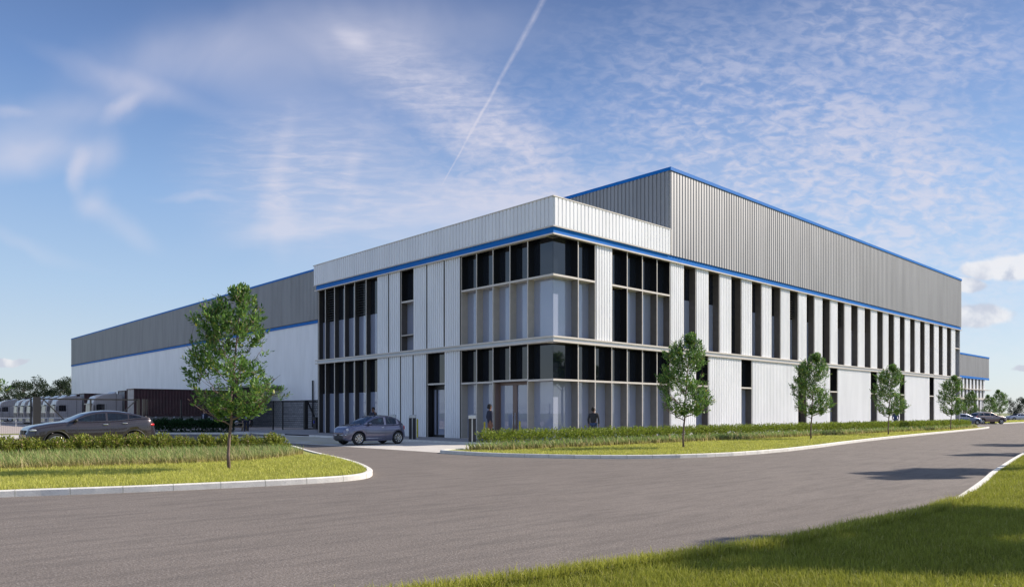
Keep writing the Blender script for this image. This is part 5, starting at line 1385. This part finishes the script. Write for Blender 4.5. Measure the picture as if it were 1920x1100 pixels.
# long low barrier in the yard
x0, y0 = WD(-60, 84); x1, y1 = WD(150, 84)
gr = thing('guard_rail', 'low pale metal guard rail before the row of lorries', 'guard rail', (x0, y0, 0)); v = Vector((x1-x0, y1-y0, 0)); mb = MB()
mb.beam((0, 0, 1.0), v+Vector((0, 0, 1.0)), .06, .14); mb.beam((0, 0, .55), v+Vector((0, 0, .55)), .05, .06); mb.build('rail', 'galvanised', gr)
for i in range(8): p = v*(i/7); mb = MB(); mb.box(p.x-.06, p.y-.06, 0, p.x+.06, p.y+.06, 1.05); mb.build('post', 'galvanised', gr)

def totem(px, d, label):
    x, y = WD(px, d); t_ = thing('access_post', label, 'post', (x, y, .1), math.atan2(VIEW[1], VIEW[0])-math.pi/2, 'black posts with silver caps along the office front')
    mb = MB(); mb.box(-.18, -.12, .02, -.03, .12, 1.2); mb.box(.03, -.12, .02, .18, .12, 1.2); mb.build('panel', 'plastic_black', t_)
    mb = MB(); mb.box(-.028, -.085, .02, .028, .085, 1.18); mb.box(-.17, -.12, 0, .17, .12, .02); mb.build('spine', 'steel', t_)
    mb = MB(); mb.box(-.19, -.13, 1.2, .19, .13, 1.36); mb.box(-.14, -.10, 1.36, .21, .13, 1.385); mb.build('cap', 'steel', t_, bevel=.01)
totem(885.5, 37.5, 'black post with silver cap beside the entrance, nearest of three'); totem(773.5, 41.4, 'black post with silver cap just behind the tail of the city car'); totem(736, 43.2, 'black post with silver cap, mostly hidden behind the city car')
def ypost(px, d, h, label):
    x, y = WD(px, d); t_ = thing('bollard', label, 'bollard', (x, y, .1), group='thin yellow bollards'); mb = MB(); mb.lathe([(.05, 0), (.05, h-.03), (.035, h)], 12); mb.build('post', 'yellow_paint', t_)
    mb = MB(); mb.lathe([(.09, 0), (.09, .015)], 12); mb.build('base', 'steel', t_)
ypost(782.5, 44.6, 1.12, 'thin yellow bollard right of the second black post'); ypost(908.5, 38.4, 1.02, 'thin yellow bollard at the woman\'s feet'); ypost(974.5, 39.2, 1.05, 'thin yellow bollard before the entrance doors, half behind the hedge')

# picnic table
x, y = WD(441, 61)
pt = thing('picnic_table', 'brown wooden picnic table by the man in a suit', 'picnic table', (x, y, .0), math.atan2(RIGHT[1], RIGHT[0]))
mb = MB()
for i in range(5): mb.box(-1.0, -.37+i*.15, .72, 1.0, -.24+i*.15, .765)
mb.build('tabletop', 'wood', pt)
for s_ in (-1, 1):
    mb = MB(); mb.box(-1.0, s_*.72-.14, .42, 1.0, s_*.72+.0, .46); mb.box(-1.0, s_*.72+.02, .42, 1.0, s_*.72+.16, .46); mb.build('bench', 'wood', pt)
for x_ in (-.75, .75):
    for s_ in (-1, 1): mb = MB(); mb.beam((x_, s_*.22, .72), (x_, s_*.62, 0), .10, .06); mb.build('leg', 'wood', pt)
    mb = MB(); mb.box(x_-.08, -.85, .36, x_-.04, .85, .42); mb.build('cross_brace', 'wood', pt)

# reception furniture seen through the glass
dx, dy = onX(992, 3.9)
rd_ = thing('reception_desk', 'low white reception desk behind the entrance glazing', 'desk', (3.9, dy, .12)); mb = MB(); mb.box(-.35, -1.2, 0, .35, 1.2, .72); mb.build('desk_body', 'interior_white', rd_); mb = MB(); mb.box(-.42, -1.28, .72, .42, 1.28, .77); mb.build('desktop', 'interior_white', rd_)
dx, dy = onX(988, 3.8); sc_ = thing('monitor', 'dark computer monitor on the reception desk', 'monitor', (3.8, dy-.3, .89)); mb = MB(); mb.box(-.02, -.27, .12, .02, .27, .48); mb.build('screen', 'plastic_black', sc_); mb = MB(); mb.box(-.03, -.03, .0, .03, .03, .12); mb.box(-.1, -.12, .0, .1, .12, .02); mb.build('stand', 'plastic_black', sc_)
cx_, cy_ = onX(972, 1.9)
ch = thing('lounge_chair', 'green chair just inside the entrance doors', 'chair', (1.9, cy_, .12)); mb = MB(); mb.box(-.28, -.28, .38, .28, .28, .46); mb.build('seat', 'green_plastic', ch, bevel=.02)
mb = MB(); mb.add([(.20, -.28, .46), (.26, -.28, .46), (.26, .28, .46), (.20, .28, .46), (.34, -.24, 1.0), (.40, -.24, 1.0), (.40, .24, 1.0), (.34, .24, 1.0)], [(0, 3, 2, 1), (4, 5, 6, 7), (0, 1, 5, 4), (1, 2, 6, 5), (2, 3, 7, 6), (3, 0, 4, 7)]); mb.build('backrest', 'green_plastic', ch, bevel=.015)
for a in (-.24, .24):
    for b_ in (-.24, .24): mb = MB(); mb.tube([(a, b_, 0), (a, b_, .38)], .015, 6); mb.build('leg', 'steel', ch)

# ------------------------------------------------------------------ people
def skin(name, pts, edges, radii, m, parent, root=0, sub=1):
    me = bpy.data.meshes.new(name); me.from_pydata([tuple(p) for p in pts], edges, []); o = bpy.data.objects.new(name, me); COL.objects.link(o); o.parent = parent
    sk = o.modifiers.new('skin', 'SKIN'); sk.use_smooth_shade = True
    for i, r_ in enumerate(radii):
        v = me.skin_vertices[0].data[i]; v.radius = r_ if isinstance(r_, tuple) else (r_, r_); v.use_root = i == root
    sb = o.modifiers.new('sub', 'SUBSURF'); sb.levels = sub; sb.render_levels = sub
    dg = bpy.context.evaluated_depsgraph_get(); ev = o.evaluated_get(dg); nm = bpy.data.meshes.new_from_object(ev); o.modifiers.clear(); old = o.data; o.data = nm; bpy.data.meshes.remove(old)
    nm.materials.clear(); nm.materials.append(M[m]); nm.polygons.foreach_set('use_smooth', [True]*len(nm.polygons))
    return o
def person(label, loc, rz, h=1.75, skinm='skin', top='cloth_navy', leg='cloth_navy', shirt=None, hair='hair_black', female=False, stride=.10, lhand=(.26, .04, .86), rhand=(-.26, .04, .86), lelb=None, relb=None, bare=False, headyaw=0., coat=.0, short=False):
    "faces local +y; x to the figure's right is negative... built at 1.75 m then scaled"
    root = thing('person', label, 'person', loc, rz); k = h/1.75; root.scale = (k, k, k)
    sw = .175 if female else .20; hp = .10
    J = {'pel': (0, 0, .95), 'wai': (0, 0, 1.10), 'che': (0, .01, 1.30), 'nk': (0, 0, 1.47), 'nk2': (0, .01, 1.54), 'hd': (0, .02, 1.64)}
    hip = lambda s_: (s_*hp, 0, .90); kn = lambda s_: (s_*.11, .02+s_*stride*.6, .50); an = lambda s_: (s_*.11, s_*stride, .085); toe = lambda s_: (s_*.13, s_*stride+.17, .035)
    sh = lambda s_: (s_*sw, 0, 1.42)
    le = lelb or (sw+.07, -.03, 1.14); re = relb or (-sw-.07, -.03, 1.14)
    pts, ed, rr = [], [], []
    def add(p, r_, frm=None):
        pts.append(Vector(p)); rr.append(r_)
        if frm is not None: ed.append((frm, len(pts)-1))
        return len(pts)-1
    p0 = add(J['pel'], (.155, .105)); p1 = add(J['wai'], (.13, .10), p0); p2 = add(J['che'], (.165, .115), p1); p3 = add(J['nk'], (.062, .058), p2); p4 = add(J['nk2'], .052, p3)
    p5 = add((0, .015, 1.60), (.068, .078), p4); p6 = add((0, .01, 1.68), (.076, .092), p5); p7 = add((0, 0, 1.735), (.045, .055), p6)
    for s_, hand, el in ((1, lhand, le), (-1, rhand, re)):
        a = add(sh(s_), .056, p2); b = add(el, .042, a); w_ = Vector(hand); e_ = Vector(el); d = (w_-e_).normalized(); c = add(w_-d*.05, .028, b); pm = add(w_+d*.03, (.034, .020), c)
        side = d.cross(Vector((0, 1, 0))); side = side.normalized() if side.length > .1 else Vector((1, 0, 0)); side = d.cross(Vector((1, 0, 0))).normalized()
        for q, ln in ((-1.5, .055), (-.5, .068), (.5, .072), (1.5, .062)):
            f1 = add(w_+d*.07+side*q*.018, .0085, pm); f2 = add(w_+d*(.07+ln*.5)+side*q*.02+Vector((0, .004, 0)), .008, f1); add(w_+d*(.07+ln)+side*q*.02+Vector((0, .018, 0)), .007, f2)
        t1 = add(w_+d*.02+side*.036, .010, pm); add(w_+d*.055+side*.05, .008, t1)
    for s_ in (1, -1):
        a = add(hip(s_), .085, p0); b = add(kn(s_), .056 if not female else .05, a); cf = add(tuple((Vector(kn(s_))*.6+Vector(an(s_))*.4)+Vector((0, -.015, 0))), .052 if not female else .046, b); c = add(an(s_), .036, cf); add(toe(s_), .03, c)
    skin('body', pts, ed, rr, skinm, root)
    # face and ears, turned with the head
    cy, sy_ = math.cos(headyaw), math.sin(headyaw)
    def hr(x, y, z): return (x*cy-y*sy_, x*sy_+y*cy, z)
    mb = MB(); mb.ell(hr(0, .105, 1.635), (.013, .022, .022), 8, 6); mb.ell(hr(.078, 0, 1.64), (.012, .022, .032), 8, 6); mb.ell(hr(-.078, 0, 1.64), (.012, .022, .032), 8, 6); mb.ell(hr(0, .088, 1.598), (.026, .012, .008), 8, 4); mb.build('face', skinm, root)
    mb = MB(); mb.ell(hr(.03, .088, 1.66), (.011, .008, .008), 8, 4); mb.ell(hr(-.03, .088, 1.66), (.011, .008, .008), 8, 4); mb.build('eyes', 'hair_black', root)
    mb = MB(); c_ = hr(0, -.018, 1.70); mb.ell(c_, (.092, .105, .085), 14, 10); c_ = hr(0, -.05, 1.64); mb.ell(c_, (.085, .07, .085), 12, 8)
    if female: c_ = hr(0, -.10, 1.62); mb.ell(c_, (.05, .05, .06), 10, 8)
    mb.build('hair', hair, root)
    # clothing
    P2, E2, R2 = [], [], []
    def a2(p, r_, frm=None):
        P2.append(Vector(p)); R2.append(r_)
        if frm is not None: E2.append((frm, len(P2)-1))
        return len(P2)-1
    q0 = a2((0, 0, .90-coat), (.185, .135)); q1 = a2((0, 0, 1.08), (.158, .12), q0); q2 = a2((0, .0, 1.31), (.185, .13), q1); q3 = a2((0, 0, 1.455), (.10, .085), q2)
    for s_, hand, el in ((1, lhand, le), (-1, rhand, re)):
        a = a2(sh(s_), .075, q2); b = a2(el, .056, a); w_ = Vector(hand); e_ = Vector(el)
        if not short: a2(w_-(w_-e_)*.18, .040, b)
    skin('jacket', P2, E2, R2, top, root)
    if not bare:
        P2, E2, R2 = [], [], []
        t0 = a2((0, 0, .98), (.165, .12))
        for s_ in (1, -1):
            a = a2(hip(s_), .10, t0); b = a2(kn(s_), .073, a); c = a2(tuple(Vector(an(s_))*.92+Vector(kn(s_))*.08), .055, b)
        skin('trousers', P2, E2, R2, leg, root)
    for s_ in (1, -1):
        mb = MB(); ax = Vector(an(s_)); mb.ell((ax.x+s_*.005, ax.y+.06, .042), (.048, .135, .045), 12, 6); mb.build('shoe', 'hair_black', root)
    if shirt:
        mb = MB(); mb.add([(-.05, .135, 1.42), (.05, .135, 1.42), (.02, .150, 1.02), (-.02, .150, 1.02), (-.05, .10, 1.42), (.05, .10, 1.42), (.02, .10, 1.02), (-.02, .10, 1.02)], [(0, 3, 2, 1), (4, 5, 6, 7), (0, 1, 5, 4), (1, 2, 6, 5), (2, 3, 7, 6), (3, 0, 4, 7)]); mb.build('shirt_front', shirt, root)
    return root
def face_to(px_dir):  # yaw so that local +y points along the given site direction
    return math.atan2(px_dir[1], px_dir[0])-math.pi/2
x, y = WD(918.5, 37.5)
wm = person('woman in dark jacket and bare legs holding a bag by the entrance', (x, y, .1), face_to(RIGHT*.9+VIEW*.45), 1.90, 'skin', 'cloth_navy', bare=True, female=True, stride=.06, rhand=(-.24, .12, .92), lhand=(.23, .02, .86), coat=.06, headyaw=.1)
wb = thing('handbag', 'dark handbag hanging from the woman\'s hand by the hedge end', 'handbag', (0, 0, 0)); hx = Matrix.Rotation(face_to(RIGHT*.9+VIEW*.45), 3, 'Z') @ Vector((-.24, .14, 0))*1.086
wb.location = (x+hx.x, y+hx.y, .1+.40); wb.rotation_euler = (0, 0, wm.rotation_euler[2])
mb = MB(); mb.box(-.07, -.19, 0, .07, .19, .30); mb.build('bag_body', 'cloth_navy', wb, bevel=.03); mb = MB(); mb.tube([(0, -.12, .30), (0, -.06, .50), (0, .06, .50), (0, .12, .30)], .010, 6); mb.build('strap', 'hair_black', wb)
x, y = WD(1113, 38.0)
person('man in charcoal jumper seen from behind, walking past the glazed front', (x, y, .1), face_to(VIEW+RIGHT*.35), 1.76, 'skin', 'cloth_charcoal', 'cloth_denim', stride=.12, headyaw=-.7)
x, y = onY(1679, -1.2)
person('person in a blue shirt walking behind the hedge by white panels', (x, y, .1), face_to(VIEW+RIGHT*.1), 1.70, 'skin', 'cloth_blue', 'cloth_denim', stride=.12, lhand=(.27, .0, .95), rhand=(-.27, .0, .95))
x, y = WD(699.5, 44.6)
ph = person('person in a navy top talking on a phone behind the city car', (x, y, .1), face_to(-VIEW-RIGHT*.6), 1.80, 'skin', 'cloth_navy', 'cloth_navy', stride=.05, rhand=(-.10, .06, 1.60), relb=(-.29, .06, 1.30), short=True)
x, y = WD(462, 57.5)
person('man in a navy suit and pale shirt standing by the picnic table', (x, y, .02), face_to(-VIEW+RIGHT*.2), 1.82, 'skin_light', 'cloth_navy', 'cloth_navy', shirt='cloth_pale', stride=.04)
x, y = WD(383, 62)
person('man in a dark jacket and pale shirt behind the dark clipped hedge', (x, y, .02), face_to(-VIEW-RIGHT*.3), 1.78, 'skin_light', 'cloth_navy', 'cloth_navy', shirt='cloth_pale', stride=.04)
